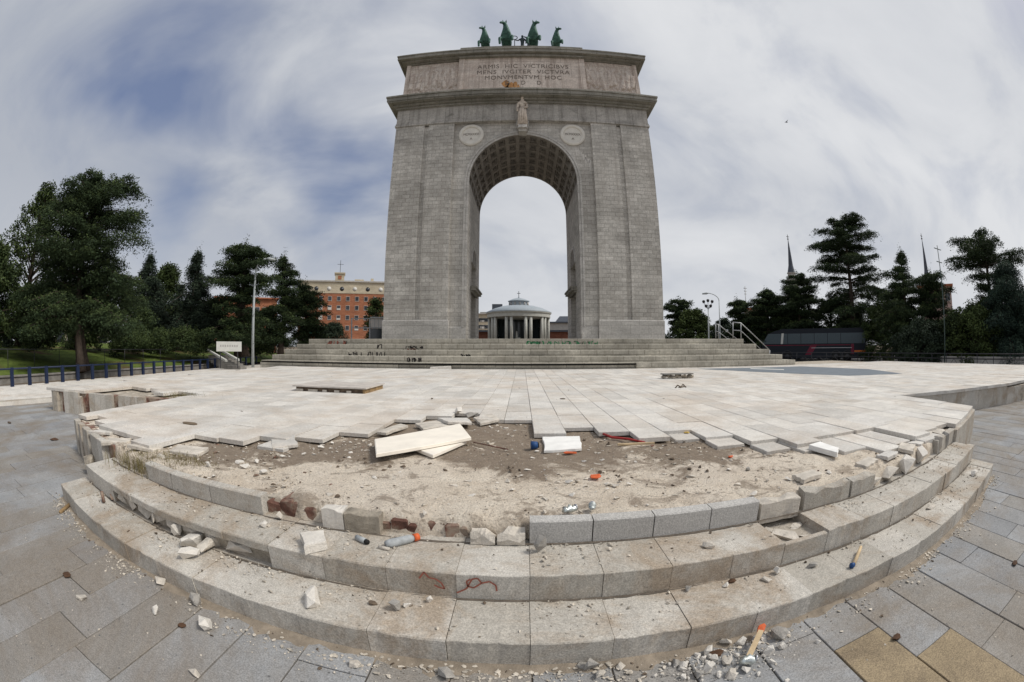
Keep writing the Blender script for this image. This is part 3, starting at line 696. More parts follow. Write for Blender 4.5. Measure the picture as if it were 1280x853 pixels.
R_ = [  # px, py, z, sx, sy, sz, material, label
 (334,638,.333,.12,.09,.10,'white_rock','bright white rock wedged in the gap between kerb stone and brick core'),
 (331,658,.333,.09,.07,.045,'white_rock','small white flake on the upper step below the white rock'),
 (350,650,.333,.05,.05,.07,'pale_rock','small upright pale stone beside the white rock'),
 (243,681,.163,.24,.15,.14,'white_rock','largest block of the white pile on the lower step at left'),
 (264,686,.163,.30,.10,.09,'pale_rock','long pale splinter lying in the white pile on the lower step at left'),
 (238,698,.163,.18,.10,.08,'white_rock','rounded white piece at the front of the pile on the lower step at left'),
 (262,666,.20,.16,.10,.09,'pale_rock','ochre stone behind the white pile on the lower step at left'),
 (392,752,.163,.18,.11,.08,'white_rock','angular white rock alone on the lower step left of centre'),
 (495,762,.163,.06,.07,.07,'grey_rock','grey pointed stone on the lower step left of centre'),
 (510,759,.163,.05,.04,.03,'white_rock','small black and white stone on the lower step near the grey pointed one'),
 (537,753,.163,.03,.035,.045,'white_rock','tiny upright white stone on the lower step'),
 (676,690,.333,.065,.08,.13,'grey_rock','grey wedge leaning against the first central kerb stone'),
 (885,684,.333,.09,.06,.035,'pale_rock','pale flat stone on the upper step right of the centre'),
 (860,738,.163,.05,.04,.04,'grey_rock','small grey stone at the foot of the upper riser right of centre'),
 (906,733,.163,.05,.04,.03,'white_rock','white chip beside dead leaves on the lower step'),
 (970,717,.163,.05,.05,.055,'white_rock','upright white chip in the crumbs on the lower step at right'),
 (957,726,.163,.08,.05,.03,'pale_rock','pale chip in the crumbs left of the upright white one'),
 (1015,708,.163,.08,.06,.04,'grey_rock','grey flat stone among crumbs on the lower step at right'),
 (1078,612,.333,.06,.05,.02,'brick_rubble','red brick chip on the upper step at right'),
 (1218,594,.163,.16,.10,.06,'white_rock','pale stone near the far right end of the lower step'),
 (1163,635,.163,.16,.08,.03,'pale_rock','thin pale flake on the lower step at right'),
 (1133,581,.333,.26,.16,.17,'white_rock','largest pale boulder standing in the broken kerb line at right'),
 (1152,571,.333,.24,.15,.17,'white_rock','slanting pale boulder right of the largest one in the kerb line'),
 (1109,590,.333,.24,.15,.13,'pale_rock','low buff boulder left of the largest one in the kerb line'),
 (1090,600,.333,.22,.14,.11,'pale_rock','buff stump at the left end of the boulders in the kerb line'),
 (1172,558,.333,.10,.16,.20,'pale_rock','thin upright stone leaning in the kerb line near the right corner'),
 (1180,552,.333,.09,.16,.21,'grey_rock','tall grey upright stone leaning in the kerb line near the right corner'),
 (1172,541,.47,.45,.30,.05,'pale_rock','flat broken stone lying across the corner gap at right'),
 (150,560,.20,.26,.12,.22,'pale_rock','upright pale block among the split stones of the left corner'),
 (132,600,.163,.30,.10,.07,'pale_rock','long pale stone lying across the left end of the steps'),
 (150,625,.163,.26,.08,.06,'brick_rubble','reddish stone lying on the left end of the lower step'),
 (115,590,.02,.30,.22,.22,'old_concrete','rough stump of masonry at the left end of the steps'),
 (132,566,.18,.22,.20,.22,'old_concrete','rough stump of masonry behind the left end of the steps'),
 (128,545,.0,.35,.3,.40,'old_concrete','tall rough stub of wall core at the left front corner'),
 (165,565,.22,.3,.2,.16,'brick_rubble','reddish lump of wall core beside the weeds at left'),
 (195,654,.163,.14,.07,.12,'pale_rock','pale rubble stone set under the left part of the upper step, first of two'),
 (225,668,.163,.16,.07,.11,'white_rock','pale rubble stone set under the left part of the upper step, second of two'),
 (103,748,0,.10,.08,.06,'pale_rock','pale rounded stone alone on the paving at lower left'),
 (196,767,0,.08,.06,.05,'white_rock','pale stone on the paving at lower left, nearer the step'),
 (259,785,0,.11,.08,.08,'white_rock','whitest stone on the paving at lower left'),
 (246,754,0,.11,.08,.07,'grey_rock','grey-white stone close under the lower step at lower left'),
 (200,730,0,.12,.08,.05,'pale_rock','buff stone close under the lower step further left'),
 (245,844,0,.08,.05,.04,'pale_rock','pale stone near the bottom edge at lower left'),
 (558,846,0,.10,.07,.05,'grey_rock','grey stone on the paving near the bottom edge left of centre'),
 (444,833,0,.07,.06,.04,'pale_rock','pale pebble on the paving below the lower step left of centre'),
 (739,838,0,.07,.06,.09,'grey_rock','pointed grey stone under the lower step right of centre'),
 (751,846,0,.06,.05,.04,'pale_rock','pale stone at the bottom edge beside the pointed grey one'),
 (728,833,0,.05,.05,.03,'grey_rock','small grey stone left of the pointed one at the bottom edge'),
 (775,835,0,.05,.04,.03,'pale_rock','small pale stone right of the pointed one at the bottom edge'),
 (843,830,0,.06,.045,.04,'grey_rock','grey-white stone at the left of the rubble heap at the bottom'),
 (854,834,0,.045,.04,.035,'white_rock','white stone at the left of the rubble heap at the bottom'),
 (884,817,0,.055,.045,.05,'white_rock','white stone close under the step at the top of the bottom heap'),
 (906,806,0,.07,.05,.05,'pale_rock','pale stone close under the step behind the bottom heap'),
 (925,805,0,.06,.055,.05,'white_rock','angular white stone close under the step in the bottom heap'),
 (970,797,0,.13,.10,.07,'grey_rock','large grey stone right of the stick in the bottom heap'),
 (959,818,0,.07,.06,.06,'white_rock','white lump right of the stick in the bottom heap'),
 (977,811,0,.05,.04,.04,'white_rock','round white stone at the right rim of the bottom heap'),
 (886,838,0,.08,.07,.06,'white_rock','square-cut pale stone in the middle of the bottom heap'),
 (907,829,0,.06,.055,.05,'pale_rock','pinkish stone in the middle of the bottom heap'),
 (913,846,0,.07,.06,.05,'pale_rock','pale stone at the bottom rim of the heap'),
 (872,845,0,.06,.055,.045,'grey_rock','grey stone at the lower left of the bottom heap'),
 (892,826,0,.055,.05,.045,'white_rock','white cube of stone in the bottom heap'),
 (931,840,0,.05,.05,.04,'white_rock','white stone below the crushed can'),
 (1022,804,0,.035,.03,.025,'white_rock','single white pebble on the grey paving at lower right'),
 (1172,636,0,.09,.05,.03,'grey_rock','dark flat stone on the paving near the right end of the steps'),
 (1212,560,.16,.25,.12,.05,'pale_rock','flat pale stone at the very end of the lower step at right'),
 (540,499,.545,.05,.05,.03,'debris_dark','dark crumb on the terrace slabs'),
 (573,517,.53,.22,.12,.10,'white_rock','bright white lump on top of the heap at the head of the hole'),
 (590,522,.50,.20,.16,.09,'grey_rock','grey lump in the heap at the head of the hole'),
 (605,528,.49,.2,.12,.06,'pale_rock','buff lump in the slot at the head of the hole'),
 (300,580,.47,.09,.07,.05,'white_rock','white stone in the dark earth at left, nearest the kerb'),
 (307,586,.47,.14,.06,.04,'white_rock','longer white stone in the dark earth at left'),
 (322,579,.47,.06,.05,.04,'white_rock','small white stone in the dark earth at left, rightmost of three'),
 (330,592,.47,.08,.06,.04,'white_rock','white stone on the pale mortar at left'),
 (262,585,.47,.09,.06,.06,'white_rock','white pyramid-shaped stone near the weeds at left'),
 (205,575,.44,.18,.1,.06,'pale_rock','buff flat stone beside the weeds at left'),
 (1003,622,.333,.03,.03,.03,'grey_rock','dark crumb on the right of the upper step'),
 (935,588,.47,.06,.05,.05,'grey_rock','grey stone in the earth on the right of the hole'),
 (750,592,.47,.05,.04,.03,'debris_dark','black lump beside the orange shard'),
]
for r in R_: rock(*r)

# little crumbs: nobody could count them
def gravel(name, m, n, region, zf, smin, smax, seed, dens=None):
    rs = np.random.RandomState(seed); V = []; Fc = []
    base, bf = hull([(math.cos(a)*math.cos(c), math.sin(a)*math.cos(c), math.sin(c)*.7) for a, c in [(rnd.random()*6.28, math.asin(rnd.uniform(-1,1))) for _ in range(9)]])
    B = np.array([list(v) for v in base]); k = 0; tints = []
    while k < n:
        x, y = region(rs)
        if dens is not None and rs.rand() > dens(x, y): continue
        s = smin*(smax/smin)**(rs.rand()**2.2)/2; a = rs.rand()*6.28; sq = rs.uniform(.6,1.5)
        R = np.array([[math.cos(a),-math.sin(a),0],[math.sin(a),math.cos(a),0],[0,0,1]])
        P = (B*np.array([s*sq, s/sq, s*.8]))@R.T + np.array([x, y, zf(x, y)+s*.35]); o = len(V); V += [tuple(q) for q in P]
        Fc += [tuple(i+o for i in f) for f in bf]; k += 1
    b = MB(); b.v = V; b.f = Fc; b.m = [0]*len(Fc); b.t = [0.5]*len(Fc); b.sm = [False]*len(Fc)
    o = b.build(name, m); tag(o, kind='stuff'); return o
def reg_hole(rs): x = rs.uniform(-5.6, 6.0); f = 2.55+bend(x); return x, f+(4.9+1.2*(abs(x) < 1)-f)*rs.rand()**.9
def reg_s1(rs): x = rs.uniform(-4.3, 5.3); return x, 1.63+bend(x)+.38*rs.rand()**.6
def reg_s2(rs): x = rs.uniform(-4.2, 5.3); return x, 2.04+bend(x)+.38*rs.rand()**.6
def reg_pl(rs): x = rs.uniform(-4.8, 5.6); return x, 1.60+bend(x)-abs(rs.normal(0,.10))-.01
def reg_heap(rs): return rs.normal(.95,.20), 1.55-abs(rs.normal(0,.17))
def nz(sc, th): return lambda x, y: 1 if noise.noise((x*sc, y*sc, 4)) > th else .12
gravel('rubble_crumbs', 'debris_mix', 2600, reg_hole, lambda x,y: .468, .010, .055, 1, nz(1.4,.0))
gravel('dark_crumbs', 'debris_dark', 900, reg_hole, lambda x,y: .468, .010, .055, 2, nz(1.8,.05))
gravel('white_crumbs', 'white_rock', 520, reg_hole, lambda x,y: .468, .010, .07, 3, nz(1.1,.1))
gravel('rubble_bits', 'pale_rock', 260, reg_hole, lambda x,y: .468, .025, .085, 23, nz(1.1,.12))
gravel('brown_bits', 'brick_rubble', 90, reg_hole, lambda x,y: .468, .02, .06, 24, nz(1.5,.1))
gravel('lower_step_crumbs', 'debris_mix', 1000, reg_s1, lambda x,y: .163, .006, .032, 4, nz(2.2,.08))
gravel('lower_step_dark_crumbs', 'debris_dark', 90, reg_s1, lambda x,y: .163, .008, .035, 5)
gravel('upper_step_crumbs', 'debris_mix', 1000, reg_s2, lambda x,y: .333, .006, .035, 6, nz(2.0,.06))
gravel('upper_step_dark_crumbs', 'debris_dark', 90, reg_s2, lambda x,y: .333, .008, .03, 7)
gravel('plaza_crumbs', 'debris_mix', 2400, reg_pl, lambda x,y: 0, .006, .034, 8, nz(2.0,.0))
gravel('plaza_dark_crumbs', 'debris_dark', 260, reg_pl, lambda x,y: 0, .006, .03, 9)
gravel('heap_stones', 'white_rock', 190, reg_heap, lambda x,y: 0, .014, .055, 10, lambda x,y: 1 if y < 1.56 else 0)
gravel('heap_crumbs', 'grey_rock', 320, reg_heap, lambda x,y: 0, .008, .03, 12, lambda x,y: 1 if y < 1.56 else 0)
def reg_sp(rs): return rs.uniform(-4.5,4.5), .1+1.4*rs.rand()
gravel('scattered_crumbs', 'debris_mix', 260, reg_sp, lambda x,y: 0, .005, .02, 13)
def reg_sp(rs): return rs.uniform(-8,8), 5+12*rs.rand()
gravel('terrace_crumbs', 'debris_dark', 70, reg_sp, lambda x,y: TZ, .015, .05, 14)
# dust and sand swept into the angle under the lower step
b = MB(); NX, NY = 260, 10; vs = []; fs = []
for j in range(NY+1):
    for i in range(NX+1):
        x = -4.6+10.1*i/NX; w = .05+.11*(.5+noise.noise((x*1.3, 0, 2)))+.06*noise.noise((x*6,1,1))+.05*noise.noise((x*23,1,1)); y = 1.625+bend(x)-w*j/NY
        vs.append((x, y, .016*(1-j/NY)**1.3+.006*noise.noise((x*14, y*14, 3))-.004*(j == NY)-.002))
for j in range(NY):
    for i in range(NX): a = j*(NX+1)+i; fs.append((a, a+NX+1, a+NX+2, a+1))
b.add(vs, fs, smooth=True); struct(b, 'swept_dust', 'dust', 'stuff')

# broken slab pieces bedded in the mortar on the right
for i, (x, y, a, c, rz, m, lb) in enumerate(((3.15,2.75,.30,.16,.3,'pale_rock','broken buff slab piece bedded in the mortar behind the short beige kerb stone'),(3.55,2.78,.26,.18,.1,'terrace_slab','pale slab piece bedded behind the low buff boulder on the right'),(3.95,2.80,.34,.20,.5,'pale_rock','cracked slab piece behind the largest pale boulder on the right'),(4.35,2.90,.30,.22,.2,'terrace_slab','flat slab piece behind the slanting pale boulder on the right'),(4.75,3.02,.34,.2,.6,'pale_rock','slab piece tilted into the gap before the right corner'),(-3.9,2.9,.4,.25,.2,'pale_rock','broken slab piece in the gap at the left end, above the weeds'),(-4.5,2.85,.36,.22,.7,'pale_rock','broken slab piece nearest the split stones of the left corner'),(-5.1,3.0,.4,.22,.3,'terrace_slab','slab piece lying on the wall core of the left corner'),(2.3,2.72,.28,.15,.2,'pale_rock','small slab piece behind the long wavy kerb stone'))):
    ca, sa = math.cos(rz), math.sin(rz)
    flat(None, .455+.01*(i % 3), .035, m, lb, 'slab_shard', 'stone slab', jag=.016, tilt=(.05*math.sin(i*2), .06*math.cos(i*3)), real=[(x+(u*a*ca-v*c*sa)/2, y+(u*a*sa+v*c*ca)/2, 0) for u, v in ((-1,-1),(1,-.8),(1.1,.9),(-.8,1))])
# rubbish
def litter(name, mb, m, label, cat): return tag(mb.build(name, m), label, cat)
def P3(px, py, z): p = at(px, py, z); return (p.x, p.y, z)
b = MB(); b.tube([P3(750,541,.52), P3(765,547,.505), P3(785,549,.51), P3(806,553,.50)], [.012,.016,.014,.010], 7); litter('red_strip', b, 'red_paint', 'dark red twisted strip lying under the slab edge right of centre', 'strip')
b = MB(); a, c = Vector(P3(772,557,.49)), Vector(P3(818,555,.49)); d = (c-a).normalized(); M = Matrix.Translation(a) @ Matrix.Rotation(math.atan2(d.y, d.x), 4, 'Z'); b.box(0, (c-a).length, -.015, .015, 0, .02, M=M); litter('wooden_lath', b, 'wood_pale', 'thin pale wooden lath lying beneath the red strip', 'lath')
b = MB(); b.tube([P3(592,553,.50), P3(635,562,.50)], .007, 6); litter('rusty_rod', b, 'brick_rubble', 'thin rusty rod lying on the grey earth right of the cream slabs', 'rod')
t = thing('plastic_tub', P3(668,560,.48), 'small dark blue plastic tub lying on its side next to the square panel', 'tub'); p = Vector(P3(668,562,.48))
b = MB(); b.tube([p+Vector((-.035,0,.045)), p+Vector((.03,.01,.045))], [.045,.038], 14); b.build('tub_body', 'blue_plastic', t)
b = MB(); b.tube([p+Vector((.03,.01,.045)), p+Vector((.045,.012,.045))], .03, 14); b.build('tub_mouth', 'dark_void', t)
def shard(px, py, z, s, m, label, name='plastic_shard', cat='shard'):
    p = Vector(P3(px, py, z)); s *= .68 if 'leaf' in name else 1; vs, fs = hull([(p.x+s*math.cos(a)*rnd.uniform(.5,1.4), p.y+s*math.sin(a)*rnd.uniform(.5,.9), z+rnd.uniform(0,.16 if 'leaf' in name else .3)*s+h) for a in (0,1,2,3,4,5) for h in (0,.01)]); b = MB(); b.add(vs, fs); litter(name, b, m, label, cat)
shard(744,598,.475,.065,'orange_plastic','bright orange shard in the middle of the bare mortar')
shard(712,568,.485,.06,'orange_plastic','orange-red shard in front of the square whitish panel')
shard(913,572,.475,.03,'orange_plastic','tiny orange shard in the earth on the right of the hole')
shard(858,542,.50,.045,'yellow_foam','yellow foam lump in the notch of the slab edge right of centre')
shard(1121,797,.004,.06,'leaf_litter','crumpled dark brown leaf on the grey paving at lower right','dead_leaf','leaf')
shard(228,783,.004,.045,'leaf_litter','dark reddish leaf on the paving at lower left','dead_leaf','leaf')
shard(84,720,.004,.07,'leaf_litter','orange-brown leaf on the blue-grey paving at far left','dead_leaf','leaf')
shard(1268,705,.004,.06,'leaf_litter','dark leaf on the paving at the right edge of the photo','dead_leaf','leaf')
shard(915,727,.166,.045,'leaf_litter','cluster of dead leaf on the lower step right of centre','dead_leaf','leaf')
shard(466,755,.166,.035,'debris_dark','black clump on the lower step left of centre','dead_leaf','leaf')
shard(895,818,.004,.06,'leaf_litter','dark red-brown leaf inside the bottom heap','dead_leaf','leaf')
shard(12,529,.004,.08,'debris_dark','small black bag on the paving at the far left','bag','bag')
shard(68,550,.004,.16,'leaf_litter','flat dark twig and leaf mat on the paving at left','dead_leaf','leaf')
shard(1170,652,.004,.07,'debris_dark','black clump on the paving right of the steps','dead_leaf','leaf')
def can(px, py, z, label, r=.033, L=.09, rz=.3, crush=.5):
    p = Vector(P3(px, py, z)); t = thing('crushed_can', p, label, 'can'); d = Vector((math.cos(rz), math.sin(rz), 0)); b = MB()
    pts = [p+d*L*(k/4-.5)+Vector((0,0,r*.8+.006*(-1)**k)) for k in range(5)]
    b.tube(pts, [r*.8, r*crush, r, r*crush*1.2, r*.85], 12); b.build('can_body', 'tin', t)
    b = MB(); b.tube([pts[-1], pts[-1]+d*.006], r*.8, 12); b.build('can_lid', 'chrome', t)
can(712,641,.48,'crushed tin can in the mortar just behind the first grey kerb stone',.03,.08,.4)
can(740,637,.48,'upright crumpled tin can in the mortar right of the other can',.028,.05,1.4)
can(934,829,.02,'crushed shiny can at the end of the stick in the bottom heap',.03,.07,-.3,.8)
# the grey bottle with an orange cap
t = thing('spray_bottle', P3(500,676,.333), 'grey crumpled bottle with an orange cap lying on the upper step', 'bottle'); a, c = Vector(P3(482,681,.355)), Vector(P3(519,672,.36))
d = (c-a); b = MB(); b.tube([a, a+d*.15, a+d*.8, a+d*.95], [.022,.030,.027,.018], 12); b.build('bottle_body', 'grey_plastic', t)
b = MB(); b.tube([a+d*.95, a+d*1.12], [.026,.024], 12); b.build('cap', 'orange_plastic', t)
b = MB(); b.tube([a+Vector((-.04,-.02,-.012)), a+Vector((.035,-.035,-.012))], .012, 8); b.build('handle', 'pale_rock', t)
t = thing('small_bottle', P3(452,675,.333), 'small grey bottle with a black end beside the crumpled one', 'bottle'); a, c = Vector(P3(446,672,.35)), Vector(P3(457,677,.35)); d = c-a
b = MB(); b.tube([a, c], .02, 10); b.build('bottle_body', 'grey_plastic', t); b = MB(); b.tube([c, c+d*.25], .018, 10); b.build('cap', 'dark_void', t)
# sticks
t = thing('broken_stick', P3(1072,700,.163), 'short pale stick with a blue end on the lower step at right', 'stick'); a, c = Vector(P3(1067,706,.18)), Vector(P3(1076,684,.20))
b = MB(); b.tube([a, c], [.016,.013], 8); b.build('shaft', 'wood_pale', t); b = MB(); b.tube([a+Vector((-.03,0,0)), a+Vector((.0,-.004,0))], [.02,.018], 8); b.build('blue_end', 'blue_plastic', t)
t = thing('broken_brush', P3(943,805,0), 'pale flat wooden stick with a rusty orange head in the bottom heap', 'stick'); a, c = Vector(P3(936,821,.05)), Vector(P3(951,789,.07)); d = (c-a)
b = MB(); w = Vector((d.y, -d.x, 0)).normalized()*.016; u = Vector((0,0,.008)); b.add([a-w, a+w, c+w, c-w, a-w+u, a+w+u, c+w+u, c-w+u], [(3,2,1,0),(4,5,6,7),(0,1,5,4),(1,2,6,5),(2,3,7,6),(3,0,4,7)]); b.build('shaft', 'wood_pale', t)
b = MB(); vs, fs = hull(rockpts(c.x+.01, c.y+.02, .05, .07, .05, .05)); b.add(vs, fs); b.build('head', 'orange_plastic', t)
b = MB(); b.tube([P3(75,641,.01), P3(93,626,.03)], .02, 6); litter('dry_branch', b, 'wood_old', 'thick dry twig propped at the left end of the lower step', 'branch')
b = MB(); b.tube([P3(130,628,.17), P3(127,615,.25)], .02, 6); litter('timber_stub', b, 'brick_rubble', 'small upright timber stub on the left end of the lower step', 'timber')

# wooden board raised on the terrace
def boardbox(px0, px1, py, depth, h, label):
    a, c = at(*px0, TZ), at(*px1, TZ); t = thing('wooden_hatch', ((a.x+c.x)/2, (a.y+c.y)/2, TZ), label, 'hatch')
    x0, x1, y0 = a.x, c.x, min(a.y, c.y)
    b = MB()
    for k in range(7): b.box(x0-.04+(x1-x0+.08)*k/7+.004, x0-.04+(x1-x0+.08)*(k+1)/7-.004, y0-.03, y0+depth+.03, TZ+h-.03, TZ+h)
    b.build('boards', 'wood_top', t)
    b = MB(); b.box(x1-.05, x1, y0, y0+depth, TZ, TZ+h-.03); b.build('side_board', 'wood_old', t)
    b = MB(); b.box(x0+.03, x1-.06, y0+.04, y0+.07, TZ, TZ+h-.031); b.build('front_board', 'debris_dark', t)
    b = MB()
    for k in range(5): b.box(x0+.3*k+rnd.random()*.2, x0+.3*k+.22+rnd.random()*.15, y0+.01, y0+.038, TZ, TZ+.05)
    b.build('packing', 'pale_rock', t)
boardbox((368,488.5),(470,488.5),0,1.25,.13,'low hatch of weathered boards raised on the terrace at left of centre')
a, c = at(829,474,TZ), at(875,474.5,TZ)
t = thing('broken_bench_base', (a.x, a.y, TZ), 'low rotten masonry bench base on the terrace at right of centre', 'bench')
b = MB(); rg = random.Random(2)
for k in range(5): vs, fs = hull(rockpts(a.x+.12+(c.x-a.x-.2)*k/4, a.y+.12, TZ, .3, .25, .14, rz=0, rg=rg)); b.add(vs, fs)
b.build('stones', 'old_concrete', t); b = MB(); b.box(a.x, c.x, a.y-.02, a.y+.3, TZ+.13, TZ+.165, ch=.01); b.build('top_slab', 'wall_stone_grey', t)
b = MB(); p = Vector(P3(850,485,TZ)); b.tube([p+Vector((-.14,-.05,.01)), p+Vector((-.05,.06,.06)), p+Vector((.03,.0,.02)), p+Vector((.10,.06,.08)), p+Vector((.16,-.02,.01))], .018, 6); b.tube([p+Vector((-.05,-.04,.01)), p+Vector((.12,.02,.03))], .014, 6)
litter('twisted_branch', b, 'debris_dark', 'small black twisted branch on the terrace in front of the bench base', 'branch')
def patch(px, py, rx, ry, m, label, name):
    p = at(px, py, TZ); b = MB(); b.prism([(p.x+rx*math.cos(a*.7)*rnd.uniform(.7,1.1), p.y+ry*math.sin(a*.7)*rnd.uniform(.7,1.1)) for a in range(9)], TZ+.0005, TZ+.012); tag(b.build(name, m), label, 'debris')
patch(238,530,.16,.07,'earth','brown patch of soil filling a chipped spot in the slabs at left','soil_patch')
patch(703,499,.05,.06,'debris_dark','dark scrap on the terrace slabs just right of centre','soil_patch')
# dry weeds in the left break
def weeds(px, py, z, n, label, r=.22, h=.2):
    p = at(px, py, z); V = []; Fc = []; rg = random.Random(int(px))
    for i in range(n):
        x, y = p.x+rg.gauss(0, r), p.y+rg.gauss(0, r*.5); a = rg.random()*6.28; L = h*rg.uniform(.4,1.1); lean = rg.uniform(.2,.9)*L; w = .0022
        ca, sa = math.cos(a), math.sin(a); px_, py_ = -sa*w, ca*w
        P = [(x,y,z-.03,1),(x+ca*lean*.3,y+sa*lean*.3,z+L*.5,.9),(x+ca*lean*.7,y+sa*lean*.7,z+L*.8,.6),(x+ca*lean,y+sa*lean,z+L*.82,.1)]
        o = len(V)
        for X_,Y_,Z_,k_ in P: V += [(X_-px_*k_,Y_-py_*k_,Z_),(X_+px_*k_,Y_+py_*k_,Z_)]
        for i_ in range(3): Fc.append((o+2*i_,o+2*i_+1,o+2*i_+3,o+2*i_+2))
    b = MB(); b.v = V; b.f = Fc; b.m = [0]*len(Fc); b.t = [.5]*len(Fc); b.sm = [False]*len(Fc); tag(b.build('dry_weeds', 'dry_grass'), label, 'weeds')
weeds(190,583,.36,1500,'thick tuft of dry weeds growing over the break left of the kerb stones',.25,.16)
weeds(232,580,.45,500,'thin tuft of dry weeds beside the leftmost kerb stone',.25,.08)
weeds(232,497,.48,400,'strip of dry weeds in the slot at the far left gap',.35,.12)

# ================================================================== PODIUM AND ARCH
PX0, PX1, PY0, PYB = -14.1, 15.0, 19.6, 44.0
pod = thing('stepped_podium', (0.4, 30, TZ), 'wide stepped stone podium of five tiers carrying the arch', 'podium')
b = MB(); TH = .296; zt = TZ-.02
for i in range(5):
    z0 = zt+TH*i; z1 = z0+TH; s = .62*i; e0, e1 = .48*i, .55*i
    y0 = PY0+s
    if i == 0:
        b.box(PX0, -5.9, y0+.04, PYB, z0-.1, z1-.10); b.box(-5.9, 5.4, y0+.12, PYB, z0-.1, z1-.10); b.box(5.4, PX1, y0, PYB, z0-.1, z1)
    else: b.box(PX0+e0, PX1-e1, y0-.02, PYB-s*.5, z0+(.0 if i > 1 else .0), z1, ch=.015)
    if i == 1: b.box(PX0+e0-.35, 5.4, y0-.66, y0+.5, z0-.02, z0+.012)   # projecting nosing over the joint with painted shade
b.build('tiers', 'podium_stone', pod)
b = MB(); b.box(PX0+.1, 5.4, PY0+.06, PY0+.5, zt+TH-.101, zt+TH-.021); b.build('painted_shadow_joint', 'dark_void', pod)  # near-black strip that paints the shadow line under the nosing
b = MB(); b.box(-4.3,-3.3,PY0-.06,PY0+.1,zt-.02,zt+.17, ch=.03, warp=lambda x,y,z:(x,y,z-(.05 if x<-4 else 0))); b.build('slumped_block', 'white_rock', pod)
def scribble(b, pxa, pxb, py, h, Y, n, seed, w=.045):
    rg = random.Random(seed)
    for i in range(n):
        x0 = pxa+(pxb-pxa)*i/n; cw = (pxb-pxa)/n*.78; k = rg.choice([2,3,3,4,5])
        l = [(x0+cw*rg.choice([0,.5,1]), py+h*rg.choice([0,.5,1])) for _ in range(k)]
        stroke(b, [(aty(*p, Y).x, aty(*p, Y).z) for p in l], w, Y, False)
        x = x0+cw*rg.choice([0,1]); stroke(b, [(aty(*p, Y).x, aty(*p, Y).z) for p in ((x, py), (x+rg.uniform(-1,1), py+h))], w, Y, False)
Yt = [PY0+.62*i-.026 for i in range(5)]
b = MB(); 
for args in ((436,482,440.5,5,Yt[2],9,3),(508,529,433,3,Yt[3],5,4),(509,527,447.5,5,Yt[1],6,5),(576,590,443,2.6,Yt[2],4,6),(472,478,431,5,Yt[3],2,7)):
    scribble(b, *args)
b.build('black_graffiti', 'spray_black', pod)
b = MB(); scribble(b, 659,680,427,5.5,Yt[4],5,8,.06); scribble(b, 684,722,427,5,Yt[4],8,9,.04); scribble(b, 722,748,427,4.5,Yt[4],5,10,.035); b.build('green_graffiti', 'spray_green', pod)
b = MB(); scribble(b, 409,436,426.5,4.5,Yt[4],6,11,.05); b.build('red_graffiti', 'spray_red', pod)
b = MB(); scribble(b, 508,522,436,5,Yt[3],4,12,.05); b.build('brown_graffiti', 'spray_brown', pod)

AX = .12; Y0, Y1 = 29.6, 38.8; ZB = 2.0
arch = thing('triumphal_arch', (AX, (Y0+Y1)/2, ZB), 'monumental grey granite triumphal arch with a coffered vault and inscribed attic', 'triumphal arch')
HB = 10.15; HO = 4.05; ZS = 13.95; R = 4.05; ZF = 19.15; ZC = 21.2
# central recessed bay 0.18 behind the pilasters: each face built of strips around the opening
def bay(b, yf, s, hw=5.35, zt=ZF, d=.16):
    """a wall of thickness d at y=yf (s=+1 faces -y) with the arched opening cut from it"""
    n = 28; outer = []; pts = []
    x0, x1 = AX-hw, AX+hw
    arc = [(AX-R*math.cos(PI*k/n), ZS+R*math.sin(PI*k/n)) for k in range(n+1)]
    poly = [(x0, ZB), (AX-HO, ZB)]+arc+[(AX+HO, ZB), (x1, ZB), (x1, zt)]
    # quads between the arc and the top edge
    vs = []; fs = []
    def q(a, c, d2, e):
        o = len(vs); vs.extend([(p[0], yf, p[1]) for p in (a, c, d2, e)]); fs.append((o, o+1, o+2, o+3) if s > 0 else (o+3, o+2, o+1, o))
    q((x0,ZB),(AX-HO,ZB),(AX-HO,ZS),(x0,ZS)); q((AX+HO,ZB),(x1,ZB),(x1,ZS),(AX+HO,ZS))
    q((x0,ZS),(AX-HO,ZS),(AX-HO,zt),(x0,zt)); q((AX+HO,ZS),(x1,ZS),(x1,zt),(AX+HO,zt))
    for k in range(n): q(arc[k], arc[k+1], (arc[k+1][0], zt), (arc[k][0], zt))
    b.add(vs, fs)
body = MB()
REC = .28
bay(body, Y0+REC, 1); bay(body, Y1-REC, -1)
# jambs with their shallow doorways
JD0, JD1, JZ = 32.6, 35.8, 5.75
for sx in (-1, 1):
    xj = AX+sx*HO
    def quadj(y0, y1, z0, z1, xx=xj):
        vs = [(xx,y0,z0),(xx,y1,z0),(xx,y1,z1),(xx,y0,z1)]; body.add(vs, [(0,1,2,3) if sx > 0 else (3,2,1,0)])
    quadj(Y0+REC, JD0, ZB, ZS); quadj(JD1, Y1-REC, ZB, ZS); quadj(JD0, JD1, 8.2, ZS)
    # recess: lower doorway and arched niche above the hood
    xi = xj+sx*.7
    for z0, z1 in ((ZB, JZ), (6.05, 8.2)):
        quadj(JD0, JD1, z0, z1, xi)
        body.add([(xj,JD0,z0),(xi,JD0,z0),(xi,JD0,z1),(xj,JD0,z1)], [(0,1,2,3)]); body.add([(xj,JD1,z0),(xi,JD1,z0),(xi,JD1,z1),(xj,JD1,z1)], [(3,2,1,0)])
        body.add([(xj,JD0,z1),(xi,JD0,z1),(xi,JD1,z1),(xj,JD1,z1)], [(0,1,2,3)])
    body.add([(xj,JD0,6.05),(xi,JD0,6.05),(xi,JD1,6.05),(xj,JD1,6.05)], [(3,2,1,0)])
